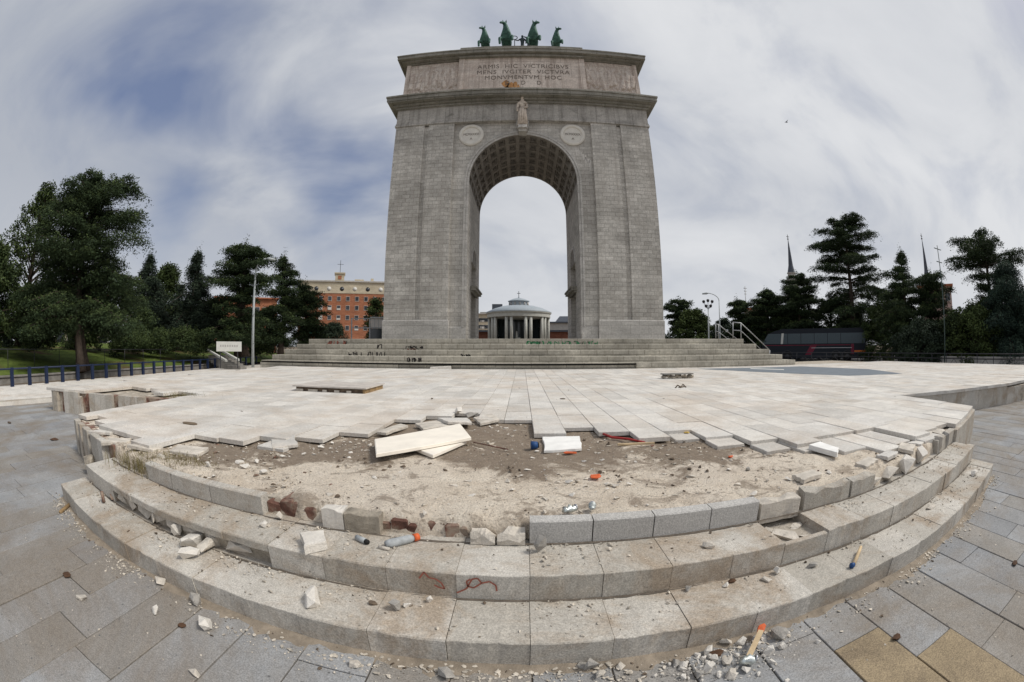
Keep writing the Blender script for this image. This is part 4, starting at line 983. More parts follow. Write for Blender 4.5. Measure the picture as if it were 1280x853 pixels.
# pilasters and corner piers
def pil(x0, x1, y0, y1, z0, z1): body.box(x0, x1, y0, y1, z0, z1)
for sx in (-1, 1):
    a, c = AX+sx*5.35, AX+sx*7.42; d, e = AX+sx*7.76, AX+sx*HB
    for yy0, yy1 in ((Y0, Y0+1.0), (Y1-1.0, Y1)):
        pil(a, c, yy0, yy1, 3.51, ZF); pil(d, e, yy0, yy1, 3.51, ZF)
    pil(AX+sx*7.40, AX+sx*7.78, Y0+.13, Y1-.13, 3.51, ZF-.15)
    pil(AX+sx*5.0, AX+sx*(HB-.12), Y0+REC+.02, Y1-REC-.02, ZB, ZF+.1)
    pil(d, e, Y0+1.0, Y1-1.0, 3.51, ZF)
body.build('walls', 'arch_granite', arch)
b = MB()
for sx in (-1, 1):
    b.box(AX+sx*5.30, AX+sx*(HB+.08), Y0-.06, Y1+.06, ZB-.02, 3.5, ch=.06)
    b.box(AX+sx*(HO+.02), AX+sx*5.28, Y0+REC-.06, Y0+REC+.3, ZB-.02, 3.0, ch=.04)
b.build('plinth', 'arch_plinth', arch)
# frieze
b = MB(); b.box(AX-HB-.02, AX+HB+.02, Y0-.02, Y1+.02, ZF+.004, ZC); b.build('frieze', 'arch_frieze', arch)
b = MB(); b.box(AX-HB-.10, AX+HB+.10, Y0-.10, Y1+.10, ZF+.03, ZF+.22, ch=.03); b.box(AX-HB-.06, AX+HB+.06, Y0-.055, Y1+.055, ZF+.24, ZF+.36); b.build('string_course', 'arch_frieze', arch)
# main cornice: stepped profile
b = MB()
for o, z0, z1 in ((.25, ZC-.32, ZC-.12),(.5, ZC-.12, ZC+.1),(1.05, ZC+.1, ZC+.22),(1.15, ZC+.22, ZC+.55),(1.25, ZC+.55, ZC+.72)):
    b.box(AX-HB-o*.72, AX+HB+o*.72, Y0-o*.8, Y1+o*.8, z0+.002, z1, ch=.02)
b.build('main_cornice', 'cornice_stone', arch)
# attic
ZA0, ZA1 = ZC+.72, 26.0
b = MB(); b.box(AX-9.95, AX+9.95, Y0+.25, Y1-.25, ZA0, ZA1+.3); b.build('attic_walls', 'arch_frieze', arch)
b = MB(); b.box(AX-5.3, AX+5.3, Y0-.12, Y0+.24, ZA0, ZA1); b.build('inscription_panel', 'marble_panel', arch)
b = MB()
for sx in (-1, 1): b.box(AX+sx*5.3, AX+sx*4.85, Y0-.20, Y0-.121, ZA0, ZA1); b.box(AX+sx*9.95, AX+sx*9.6, Y0+.05, Y0+.249, ZA0, ZA1)
b.build('panel_borders', 'marble_panel', arch)
# carved reliefs left and right of the inscription
def relief(x0, x1, seed, name='relief_panel'):
    rg = random.Random(seed); b = MB(); nx, ny = 130, 90; vs = []; fs = []; z0, z1 = ZA0+.05, ZA1-.05
    caps = []
    for i in range(9):
        cx = x0+(x1-x0)*(.06+.11*i)+rg.uniform(-.12,.12); cz = z0+(z1-z0)*rg.uniform(.45,.6); ln = rg.uniform(.8,1.3)
        caps += [((cx, cz-ln*.8), (cx+rg.uniform(-.2,.2), cz+ln*.5), .22), ((cx, cz+ln*.6), (cx+.02, cz+ln*.7), .17), ((cx, cz+ln*.3), (cx+rg.uniform(-.5,.5), cz+rg.uniform(-.2,.9)), .09), ((cx, cz-.3), (cx+rg.uniform(-.4,.4), cz-ln*1.2), .12)]
    for j in range(ny+1):
        for i in range(nx+1):
            x = x0+(x1-x0)*i/nx; z = z0+(z1-z0)*j/ny; h = 0
            for (a, c), (d, e), r in caps:
                L2 = (d-a)**2+(e-c)**2+1e-6; t = max(0, min(1, ((x-a)*(d-a)+(z-c)*(e-c))/L2)); dd = math.hypot(x-a-t*(d-a), z-c-t*(e-c))
                if dd < r: h = max(h, math.sqrt(1-(dd/r)**2)*r*.75)
            h += .03*noise.noise((x*5, z*5, seed))
            vs.append((x, Y0+.16-h, z))
    for j in range(ny):
        for i in range(nx): a = j*(nx+1)+i; fs.append((a, a+1, a+nx+2, a+nx+1))
    b.add(vs, fs, smooth=True); return b.build(name, 'relief_marble', arch)
relief(AX-9.6, AX-5.3, 3); relief(AX+5.3, AX+9.6, 8)
# upper cornice and crowning blocks
b = MB()
for o, z0, z1 in ((.12, ZA1, ZA1+.14),(.45, ZA1+.14, ZA1+.30),(.80, ZA1+.30, ZA1+.62),(.86, ZA1+.62, ZA1+.76)):
    b.box(AX-9.95-o*.95, AX+9.95+o*.95, Y0+.1-o, Y1-.1+o, z0, z1, ch=.02)
    if o < .4: b.box(AX-5.3, AX+5.3, Y0-.16-.25, Y0+.3, z0, z1+.01)
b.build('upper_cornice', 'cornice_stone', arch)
b = MB(); b.box(AX-9.9, AX+9.9, Y0+.35, Y1-.4, ZA1+.76, ZA1+1.05, ch=.03); b.box(AX-5.3, AX+5.3, Y0-.1, Y1-.6, ZA1+1.0, ZA1+1.55, ch=.04)
b.build('crowning_blocks', 'cornice_stone', arch)
# inscription
for i, (txt, z, wpx) in enumerate((('ARMIS  HIC  VICTRICIBVS', 24.75, 7.6), ('MENS  IVGITER  VICTVRA', 24.10, 7.7), ('MONVMENTVM  HOC', 23.46, 6.3), ('D     D     D', 22.84, 2.9))):
    me = text_mesh(txt, .62, .012, 'CENTER', 1.12); w = max(v.co.x for v in me.vertices)-min(v.co.x for v in me.vertices)
    obj('inscription_line', me, 'letter_bronze', arch, Matrix.Translation((AX+.1, Y0-.125, z)) @ UP @ Matrix.Diagonal((wpx/w, 1, 1, 1)))
b = MB()
for q in ((-1.35,22.95,.30,.45),(-.95,22.62,.28,.5),(-.55,22.8,.22,.4),(-1.2,22.35,.25,.32),(-.3,22.5,.12,.35)):
    b.add([(AX+q[0]+q[2]*math.cos(a*.6)*rnd.uniform(.7,1.2), Y0-.1245, q[1]+q[3]*math.sin(a*.6)*rnd.uniform(.7,1.2)) for a in range(10)], [tuple(range(10))])
b.build('rust_stain', 'rust_stain', arch)
b = MB()
for k in range(9):
    x = AX+4.1+k*.13+rnd.uniform(-.05,.05); z = 16.85-k*.13; L = rnd.uniform(.25,1.0); b.add([(x-.06,Y0+REC-.004,z),(x+.02,Y0+REC-.004,z-L),(x+.08,Y0+REC-.004,z-L*.8),(x+.09,Y0+REC-.004,z+.05)], [(0,1,2,3)])
b.build('lime_streaks', 'lime_stain', arch)
# archivolt
b = MB(); n = 40
def ringm(b, r0, r1, y0, y1, z=ZS):
    vs = []; fs = []
    for k in range(n+1):
        a = PI*k/n
        for r, yy in ((r0,y0),(r1,y0),(r1,y1),(r0,y1)): vs.append((AX-r*math.cos(a), yy, z+r*math.sin(a)))
    for k in range(n):
        for j in range(4): fs.append((k*4+j, (k+1)*4+j, (k+1)*4+(j+1) % 4, k*4+(j+1) % 4))
    b.add(vs, fs)
ringm(b, R+.0, R+.16, Y0+REC-.06, Y0+REC+.02); ringm(b, R+.18, R+.34, Y0+REC-.10, Y0+REC+.02)
for sx in (-1, 1):
    b.box(AX+sx*(R), AX+sx*(R+.16), Y0+REC-.06, Y0+REC+.02, 3.0, ZS); b.box(AX+sx*(R+.18), AX+sx*(R+.34), Y0+REC-.10, Y0+REC+.02, 3.0, ZS)
b.build('archivolt', 'arch_plinth', arch)
# coffered vault
b = MB(); nc, nl = 15, 6; D = .34; ylo, yhi = Y0+REC, Y1-REC
m_ = 60; vs = []; fs = []
for k in range(m_+1):
    a = PI*k/m_
    for yy in (ylo, yhi): vs.append((AX-(R+D)*math.cos(a), yy, ZS+(R+D)*math.sin(a)))
for k in range(m_): fs.append((k*2, k*2+1, (k+1)*2+1, (k+1)*2))
b.add(vs, fs)
def arcbox(a0, a1, y0, y1, r0, r1, m=6):
    vs = []; fs = []
    for k in range(m+1):
        a = a0+(a1-a0)*k/m
        for r, yy in ((r0,y0),(r0,y1),(r1,y1),(r1,y0)): vs.append((AX-r*math.cos(a), yy, ZS+r*math.sin(a)))
    for k in range(m):
        for j in range(4): fs.append((k*4+j, k*4+(j+1) % 4, (k+1)*4+(j+1) % 4, (k+1)*4+j))
    fs.append((0,3,2,1)); fs.append((m*4,m*4+1,m*4+2,m*4+3)); b.add(vs, fs)
cl = (yhi-ylo-.3)/nl
for i in range(nl+1):
    yc = ylo+.15+cl*i; arcbox(0, PI, yc-.15, yc+.15, R, R+D-.002, 60)
for k in range(nc+1):
    a = PI*k/nc; w = .15/R
    arcbox(max(0, a-w), min(PI, a+w), ylo+.02, yhi-.02, R+.004, R+D-.004, 2)
for i in range(nl):                      # inner step of each coffer
    for k in range(nc):
        a0, a1 = PI*k/nc+.15/R, PI*(k+1)/nc-.15/R; y0, y1 = ylo+.15+cl*i+.15, ylo+.15+cl*(i+1)-.15
        t = .10
        arcbox(a0, a0+t/R, y0, y1, R+.16, R+D-.006, 1); arcbox(a1-t/R, a1, y0, y1, R+.16, R+D-.006, 1)
        arcbox(a0, a1, y0, y0+t, R+.164, R+D-.006, 2); arcbox(a0, a1, y1-t, y1, R+.164, R+D-.006, 2)
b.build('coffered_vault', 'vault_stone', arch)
# hoods over the jamb doorways and arched niches
for sx in (-1, 1):
    b = MB(); xj = AX+sx*HO
    for o, z0, z1 in ((.18, JZ, 5.9),(.42, 5.9, 6.08),(.5, 6.08, 6.2)): b.box(xj-sx*o, xj+sx*.1, JD0-.5-o*.4, JD1+.5+o*.4, z0, z1)
    b.build('door_hood', 'cornice_stone', arch)
    b = MB(); vs = []; fs = []; yc = (JD0+JD1)/2; r = (JD1-JD0)/2
    for k in range(17):
        a = PI*k/16
        for rr, xx in ((r-.16, xj-sx*.06),(r+.12, xj-sx*.06),(r+.12, xj+sx*.02),(r-.16, xj+sx*.02)): vs.append((xx, yc-rr*math.cos(a), 8.2+rr*math.sin(a)*.9))
    for k in range(16):
        for j in range(4): fs.append((k*4+j, (k+1)*4+j, (k+1)*4+(j+1) % 4, k*4+(j+1) % 4))
    b.add(vs, fs); b.build('niche_arch', 'arch_plinth', arch)
    b = MB(); b.add([(xj-sx*.004, yc-(r-.16)*math.cos(PI*k/16), 8.2+(r-.16)*.9*math.sin(PI*k/16)) for k in range(17)], [tuple(range(17))]); b.build('niche_back', 'vault_stone', arch)
# roundels
for px, word in ((589, 'MCMXXXVI'), (716, 'MCMXXXIX')):
    p = aty(px, 168.5, Y0+REC-.1); ct = (p.x, p.z)
    b = MB(); vs = []; fs = []; n = 40; pf = ((.98,.0),(.98,.10),(.88,.16),(.76,.16),(.70,.08),(.70,.06))
    for k in range(n):
        a = 2*PI*k/n
        for r, d in pf: vs.append((ct[0]+r*math.cos(a), Y0+REC-d, ct[1]+r*math.sin(a)))
    m_ = len(pf)
    for k in range(n):
        for j in range(m_-1): fs.append((k*m_+j, ((k+1) % n)*m_+j, ((k+1) % n)*m_+j+1, k*m_+j+1))
    b.add(vs, fs); b.add([(ct[0]+.70*math.cos(2*PI*k/n), Y0+REC-.055, ct[1]+.70*math.sin(2*PI*k/n)) for k in range(n)], [tuple(range(n))])
    rd = b.build('roundel', 'roundel_marble', arch)
    me = text_mesh(word, .30, .008); w = max(v.co.x for v in me.vertices)-min(v.co.x for v in me.vertices)
    obj('numerals', me, 'letter_bronze', rd, Matrix.Translation((ct[0], Y0+REC-.066, ct[1]-.04)) @ UP @ Matrix.Diagonal((1.22/w,1,1,1)))
    me = text_mesh('A', .30, .008); obj('letter', me, 'letter_bronze', rd, Matrix.Translation((ct[0], Y0+REC-.066, ct[1]-.46)) @ UP)
# keystone bracket
b = MB(); b.prism([(AX-.42, Y0+.35), (AX+.42, Y0+.35), (AX+.34, Y0-.62), (AX-.34, Y0-.62)], 18.22, 18.5); b.box(AX-.3, AX+.3, Y0-.4, Y0+.4, 17.98, 18.22); b.box(AX-.5, AX+.5, Y0-.05, Y0+.3, 18.5, 21.0)
b.build('statue_bracket', 'arch_plinth', arch)
# the statue on the keystone: a robed woman
SY = Y0-.36; sz = 18.5
V = [(0,0,1.45),(0,0,1.9),(0,0,2.25),(0,-.02,2.5),(0,-.04,2.72),(0,-.05,2.86), (.30,0,2.2),(.36,-.05,1.75),(.14,-.28,1.6), (-.30,0,2.2),(-.38,-.03,1.75),(-.40,-.16,1.3), (.14,0,.8),(.15,-.04,.06),(-.13,0,.8),(-.13,-.02,.06)]
Ed = [(0,1),(1,2),(2,3),(3,4),(4,5),(2,6),(6,7),(7,8),(2,9),(9,10),(10,11),(0,12),(12,13),(0,14),(14,15)]
Ra = [(.26,.2),(.24,.17),(.25,.16),.09,.16,.12,.12,.10,.07,.12,.10,.08,(.26,.22),(.22,.2),(.26,.22),(.22,.2)]
fig = tag(obj('stone_statue', skin_mesh('stone_statue', V, Ed, Ra), 'statue_stone', None, Matrix.Translation((AX, SY, sz))), 'pale stone statue of a robed figure standing on the keystone of the arch', 'statue')
b = MB()
for k in range(9): a = -1.9+k*.45; b.tube([(AX+.28*math.sin(a), SY-.17*math.cos(a)*1.2, sz+1.7), (AX+.30*math.sin(a), SY-.22*math.cos(a)*1.2, sz+.9), (AX+.34*math.sin(a), SY-.25*math.cos(a)*1.2, sz+.02)], [.04,.07,.085], 6)
b.build('robe_folds', 'statue_stone', fig)

# bronze horses and goddess on top (the sculpture group behind the parapet)
def horse(px, py, turn, label, Y=31.0, tall=1.0):
    p = aty(px, py, Y); gz = ZA1+1.55; H = p.z-gz; k = H/3.25
    # x across, y towards the viewer is negative; head turned to one side
    V = [(0,1.7,1.75),(0,1.2,1.85),(0,.4,1.8),(0,-.15,1.95),(0,-.40,2.35),(turn*.05,-.50,2.72),(turn*.12,-.56,2.98),(turn*.28,-.76,2.86),(turn*.42,-.90,2.70),
         (.34,-.25,1.5),(.44,-.72,1.45),(.42,-.72,.9), (-.34,-.25,1.5),(-.44,-.62,1.3),(-.42,-.55,.7), (.28,1.6,1.2),(.32,1.8,.75),(.30,1.65,.08), (-.28,1.6,1.2),(-.32,1.85,.75),(-.30,1.75,.08), (0,2.0,1.5),(0,2.15,.7)]
    Ed = [(3,2),(2,1),(1,0),(3,4),(4,5),(5,6),(6,7),(7,8),(3,9),(9,10),(10,11),(3,12),(12,13),(13,14),(0,15),(15,16),(16,17),(0,18),(18,19),(19,20),(0,21),(21,22)]
    Ra = [.34,.38,.40,(.43,.42),(.27,.33),(.18,.24),.165,.125,.085,.17,.10,.09,.17,.11,.085,.24,.13,.10,.24,.13,.10,.1,.08]
    me = skin_mesh('horse_body', V, Ed, Ra, 2, 2)
    M = Matrix.Translation((p.x-turn*.12*k, Y, gz)) @ Matrix.Diagonal((k, k, k, 1))
    t = thing('bronze_horse', (p.x, Y, gz), label, 'horse statue', 'green bronze horses on top of the arch')
    obj('horse_body', me, 'bronze', t, M)
    b = MB()
    for s in (-1, 1):
        q = Vector((turn*.12+s*.10, -.5, 3.12)); b.tube([M @ q, M @ (q+Vector((s*.03,-.02,.26)))], [.07*k, .015*k], 6)
    b.build('ears', 'bronze', t)
    b = MB(); b.tube([M @ Vector(v) for v in ((turn*.08,-.38,3.1),(0,-.22,2.8),(0,.0,2.4),(0,.25,2.2))], [.07*k,.11*k,.11*k,.05*k], 7); b.build('mane', 'bronze', t)
horse(605,38,-1,'outermost left green bronze horse on the arch, its head turned left')
horse(631,32,-1,'tall green bronze horse just left of the goddess, head turned left')
horse(668,32,1,'tall green bronze horse just right of the goddess, head turned right')
horse(696,39,1,'outermost right green bronze horse on the arch, its head turned right')
p = aty(653.5,44,30.6); gz = ZA1+1.55; k = (p.z-gz)/2.95
V = [(0,0,1.45),(0,0,1.8),(0,0,2.2),(0,-.02,2.45),(0,-.04,2.65),(0,-.04,2.85),(-.28,0,2.2),(-.46,-.05,1.95),(-.8,-.2,1.9),(.28,0,2.2),(.42,0,1.8),(.36,-.1,1.4),(.12,0,.8),(.12,0,.05),(-.12,0,.8),(-.12,0,.05)]
Ed = [(0,1),(1,2),(2,3),(3,4),(4,5),(2,6),(6,7),(7,8),(2,9),(9,10),(10,11),(0,12),(12,13),(0,14),(14,15)]
Ra = [.22,.2,.22,.08,.15,.13,.1,.08,.06,.1,.08,.06,.2,.14,.2,.14]
M = Matrix.Translation((p.x-.05, 30.6, gz)) @ Matrix.Diagonal((k,k,k,1))
t = thing('bronze_goddess', (p.x, 30.6, gz), 'small dark bronze goddess with a ringed staff between the two middle horses', 'statue')
obj('figure', skin_mesh('figure', V, Ed, Ra), 'bronze_dark', t, M)
b = MB(); b.tube([M @ Vector(v) for v in ((-.85,-.2,0),(-.85,-.2,2.0))], .05*k, 6); b.tube([M @ Vector((-.85+.3*math.cos(a*PI/8), -.2, 2.3+.3*math.sin(a*PI/8))) for a in range(17)], .05*k, 6); b.build('ring_staff', 'bronze_dark', t)
b = MB(); b.tube([M @ Vector(v) for v in ((.15,.1,2.75),(.5,.12,2.6),(.7,.12,2.0),(.62,.1,1.2),(.55,.1,.3))], [.07*k,.11*k,.13*k,.11*k,.07*k], 7); b.build('cloak', 'bronze_dark', t)

# tubular handrails on the right side of the podium
def handrail(pts, label):
    t = thing('handrail', pts[0], label, 'handrail'); b = MB(); b.tube(pts, .035, 8); b.tube([Vector(q)-Vector((0,0,.5)) for q in pts], .025, 8); b.build('rails', 'steel', t)
    for q in (pts[0], pts[1], pts[-1]): b = MB(); b.tube([q, (q[0], q[1], q[2]-1.0)], .035, 8); b.build('post', 'steel', t)
def hr(px0, px1, px2, Y, label): handrail([tuple(aty(*p, Y)) for p in (px0, px1, px2)], label)
hr((894.5,405),(898,406),(921,424),27,'left metal handrail coming down the right side of the podium')
hr((916,403),(926,404),(962,438),24.5,'right metal handrail running down the right side of the podium')

# ================================================================== BEYOND THE ARCH
def hexa(z, y=0): return z
# rotunda seen through the arch
q = atr(648.5, 434, 75); RX, RY, RR = q.x, q.y, 5.45
rot = thing('rotunda', (RX, RY, 0), 'small round colonnaded pavilion with shallow grey roof seen through the arch', 'pavilion')
b = MB(); b.lathe([(RR+.9, 0), (RR+.9, 2.0), (RR+.3, 2.0), (RR+.3, 2.2), (0, 2.2)], RX, RY, 40); b.build('base', 'grey_render', rot)
b = MB(); b.lathe([(RR-1.5, 2.2), (RR-1.5, 6.9)], RX, RY, 40, a0=.1*PI, a1=.9*PI); b.build('inner_wall', 'glass_dark', rot)
b = MB(); b.lathe([(RR-.75, 6.7), (RR-.75, 6.65), (0, 6.65)], RX, RY, 40); b.lathe([(RR-.7,6.7),(RR+.12,6.7),(RR+.12,7.35),(RR+.3,7.4),(RR+.3,7.55),(RR-.2,7.6)], RX, RY, 48); b.build('entablature', 'pale_column', rot)
b = MB(); b.lathe([(RR+.34,7.55),(RR+.34,7.68),(4.3,8.35),(2.9,8.75),(1.75,8.9)], RX, RY, 48, smooth=True); b.build('roof', 'zinc_roof', rot)
b = MB(); b.lathe([(1.62,8.85),(1.62,9.55),(1.9,9.6),(1.9,9.72),(1.0,10.1),(.12,10.3),(.12,10.45),(0,10.5)], RX, RY, 24); lt = b.build('lantern', 'zinc_roof', rot)
b = MB()
for k in range(12): a = k*PI/6+.13; b.tube([(RX+1.66*math.cos(a), RY+1.66*math.sin(a), 8.95), (RX+1.66*math.cos(a), RY+1.66*math.sin(a), 9.45)], .12, 4)
b.build('lantern_window', 'wall_pale', lt)
b = MB(); b.tube([(RX,RY,10.4),(RX,RY,11.5)], .05, 5); b.tube([(RX-.3,RY,11.1),(RX+.3,RY,11.1)], .05, 5); b.build('cross', 'dark_metal', rot)
for k in range(10):
    for s in (-.085, .085):
        a = -PI/2 + (k+.5)*PI/5 + s; b = MB(); b.tube([(RX+RR*.95*math.cos(a), RY+RR*.95*math.sin(a), 2.2), (RX+RR*.95*math.cos(a), RY+RR*.95*math.sin(a), 6.7)], .27, 10); b.build('column', 'pale_column', rot)
b = MB(); b.lathe([(RR-.2,2.2),(RR-.2,6.9)], RX, RY, 14, a0=-.12, a1=.45*PI); b.lathe([(RR-.2,2.2),(RR-.2,6.9)], RX, RY, 14, a0=.55*PI, a1=PI+.12); b.build('side_walls', 'brick_dark', rot)
b = MB(); b.prism([(RX-.3,RY-3.2),(RX+.3,RY-3.2),(RX+.3,RY-2.9),(RX-.3,RY-2.9)], 2.2, 3.2); b.tube([(RX-.35,RY-3,2.2),(RX-.35,RY-3,4.3)],[.22,.12], 8); tag(b.build('garden_figure', 'pale_column'), 'small pale figure on a plinth inside the round pavilion', 'statue')

# ---- buildings: body with real window openings set in (frames and panes as parts)
def building(name, px0, px1, R, ztop, depth, m, label, floors=(), cols=0, winw=1.0, winh=1.3, bands=(), roof=None, base=-.1, blinds=.2, seed=1, extra=None):
    a, c = atr(px0, 434, R), atr(px1, 434, R); a.z = c.z = 0
    d = (c-a); L = d.length; d.normalize(); n = Vector((d.y, -d.x, 0)); 
    M = Matrix(((d.x, -n.x, 0, a.x), (d.y, -n.y, 0, a.y), (0,0,1,0), (0,0,0,1)))
    t = thing(name, (a+c)/2, label, 'building'); rg = random.Random(seed)
    b = MB(); b.box(0, L, 0, depth, base, ztop, M=M); b.build('walls', m, t)
    for z0, z1, mm, o in bands: b = MB(); b.box(-o, L+o, -o-.02, depth+o, z0, z1, M=M); b.build('upper_storey' if z1-z0 > 1.5 else 'cornice', mm, t)
    if roof: b = MB(); b.box(-.5, L+.5, -.6, depth+.5, ztop+.001, ztop+.35, M=M); b.build('roof', roof, t)
    for fz, off in floors:
        for i in range(cols):
            x = L*(i+.5)/cols; yy = off
            b = MB(); b.box(x-winw/2-.07, x+winw/2+.07, yy-.07, yy+.02, fz-.10, fz+winh+.06, 0, M=M)
            bl = rg.random() < blinds; b.box(x-winw/2, x+winw/2, yy-.085, yy-.05, fz, fz+winh*(rg.uniform(.3,.9) if bl else 1), 2 if bl else 1, M=M)
            if bl: b.box(x-winw/2, x+winw/2, yy-.08, yy-.055, fz, fz+winh, 1, M=M)
            b.build('window', ['white_frame', 'window_pane', 'window_blind'], t)
    if extra: extra(t, M, L)
    return t
def orange_extra(t, M, L):
    b = MB(); b.box(L*.40, L*.50, -.4, 3, 17.6, 19.4, M=M); b.box(L*.39, L*.51, -.6, 3.2, 19.4, 19.7, M=M); b.build('roof_tower', 'cream_render', t)
    b = MB(); b.box(L*.43, L*.47, -.45, -.38, 18.0, 18.9, M=M); b.build('tower_window', 'brick_orange', t)
    b = MB(); b.tube([M @ Vector((L*.45,1,19.7)), M @ Vector((L*.45,1,23))], .06, 5); b.tube([M @ Vector((L*.45-.8,1,22)), M @ Vector((L*.45+.8,1,22))], .05, 5); b.build('aerial', 'dark_metal', t)
    b = MB(); b.box(L*.62, L*.72, 1, 3, 17.6, 18.3, M=M); b.box(L*.80, L*.83, 1, 2, 17.6, 18.6, M=M); b.build('chimney', 'cream_render', t)
    b = MB(); b.box(L*.02, L*.34, -2.2, -.05, 4.6, 5.3, M=M); b.build('awning', 'awning_green', t)
    b = MB(); b.box(L*.0, L*1, -.5, -.03, 2.4, 3.4, M=M); b.build('string_band', 'wall_pale', t)
    for i in range(7): x = L*(i+.5)/7; b = MB(); b.tube([M @ Vector((x-.45,-.09,15.7)), M @ Vector((x-.45,-.03,15.7))], .55, 14, mi=0); b.build('round_window', 'window_pane', t) if i in (0,1,3,5) else b.build('attic_window', 'window_blind', t)
fl = [(z, 0) for z in (5.7, 8.2, 10.6, 12.8)]
building('apartment_building', 372, 485, 106, 17.4, 14, 'brick_orange', 'orange brick apartment block with cream top storey left of the arch', fl, 10, .85, 1.0, bands=((14.6,17.4,'cream_render',.05),(17.4,17.75,'wall_pale',.35)), extra=orange_extra, blinds=.3)
building('apartment_building', 268, 345, 112, 13.5, 12, 'brick_orange', 'orange brick block glimpsed behind the tall dark trees left of the lamp post', [(z,0) for z in (4,7,10)], 8, 1.2, 1.4, roof='terracotta', seed=3)
building('low_building', 18, 136, 60, 7.6, 10, 'cream_render', 'cream building glimpsed between the trunks at the far left', [(1.8,0),(4.8,0)], 9, 1.3, 1.7, roof='terracotta', seed=4)
building('apartment_building', 590, 612, 150, 13.2, 12, 'cream_render', 'distant cream block with balconies seen through the left of the arch', [(z,0) for z in (3,5.6,8.2,10.6)], 4, 2.2, 1.2, roof='wall_pale', seed=5)
building('office_block', 600, 626, 210, 19, 14, 'grey_render', 'distant pale flat-roofed block rising behind the left edge of the pavilion', [(z,0) for z in (8,12,15.5)], 5, 2.6, 1.4, seed=6)
building('rooftop_tower', 615, 628, 230, 25, 6, 'slate_roof', 'distant bluish plant tower on the skyline left of the pavilion lantern', [], 0, seed=7)
building('garden_wall', 590, 614, 84, 4.6, 1, 'brick_dark', 'red brick wall left of the round pavilion', [], 0, roof='slate_roof')
building('garden_wall', 684, 712, 84, 4.6, 1, 'brick_dark', 'red brick wall right of the round pavilion', [], 0, roof='slate_roof')
building('grey_building', 686, 720, 120, 8.4, 12, 'grey_render', 'grey building with a dark slate roof seen through the right of the arch', [(4.5,0)], 6, 1.4, 1.5, roof='slate_roof', seed=8)
def mansard(t, M, L):
    b = MB(); z0, z1 = 8.8, 11.4; vs = [M @ Vector(v) for v in ((0,0,z0),(L,0,z0),(L,12,z0),(0,12,z0),(L*.25,3,z1),(L,3,z1),(L,9,z1),(L*.25,9,z1))]; b.add(vs, [(0,1,5,4),(1,2,6,5),(2,3,7,6),(3,0,4,7),(4,5,6,7)]); b.build('mansard_roof', 'slate_roof', t)
building('grey_building', 692, 722, 132, 8.6, 12, 'wall_pale', 'pale house under a dark mansard roof seen through the right of the arch', [], 0, seed=9, extra=mansard)
building('pink_building', 932, 962, 95, 9.5, 10, 'pink_render', 'pinkish building half hidden behind the trees above the bus front', [(6,0)], 5, 1.2, 1.4, roof='terracotta', seed=10)
building('tower_block', 1152, 1192, 90, 12.2, 10, 'pink_render', 'brownish building glimpsed behind the flat-topped cedar at right', [(9.5,0)], 4, 1.2, 1.4, roof='terracotta', seed=11)
building('low_building', 1050, 1078, 70, 6.5, 8, 'brick_orange', 'small patch of orange house seen through the trees above the back of the bus', [(3,0)], 3, 1.2, 1.4, seed=12)

# spires
def spire(px, pytip, pybase, R, label, rad):
    q = atr(px, 434, R); zt_ = atr(px, pytip, R).z; zb = atr(px, pybase, R).z
    t = thing('church_spire', (q.x, q.y, 0), label, 'spire')
    b = MB(); b.box(q.x-rad*1.15, q.x+rad*1.15, q.y-rad*1.15, q.y+rad*1.15, -.1, zb-1.6); b.build('tower', 'grey_render', t)
    b = MB(); b.lathe([(rad*.95, zb-1.6), (rad*.95, zb), (rad*1.15, zb), (rad*1.15, zb+.2)], q.x, q.y, 8); b.build('belfry', 'grey_render', t)
    b = MB(); b.lathe([(rad, zb+.2), (rad*.60, zb+(zt_-zb)*.20), (rad*.10, zb+(zt_-zb)*.82), (.0, zb+(zt_-zb)*.93)], q.x, q.y, 8); b.build('spire_roof', 'slate_roof', t)
    b = MB(); b.tube([(q.x,q.y,zb+(zt_-zb)*.85),(q.x,q.y,zt_)], .09, 5); b.tube([(q.x-.45,q.y,zt_-.6),(q.x+.45,q.y,zt_-.6)], .08, 5); b.lathe([(0,zt_-1.5),(.3,zt_-1.25),(0,zt_-1.0)], q.x, q.y, 8); b.build('cross', 'dark_metal', t)
spire(993, 293, 342, 118, 'dark slate church spire rising over the trees above the bus', 1.15)
spire(1163, 291, 350, 112, 'slim dark slate spire rising behind the flat-topped cedar at right', .95)
def mast(px, pytop, R, r, m, label, name='aerial_mast', cat='mast'):
    q = atr(px, 434, R); z = atr(px, pytop, R).z; t = thing(name, (q.x,q.y,0), label, cat)
    b = MB(); b.tube([(q.x,q.y,-.1),(q.x,q.y,z)], [r, r*.5], 6); b.build('pole', m, t)
    b = MB()
    for k in range(3): b.tube([(q.x-.5+.1*k,q.y,z*.97-k*.8),(q.x+.5-.1*k,q.y,z*.97-k*.8)], r*.5, 4)
    b.build('crossbars', m, t)
mast(933.5, 358, 120, .2, 'steel', 'thin distant mast over the trees right of the street lamps')

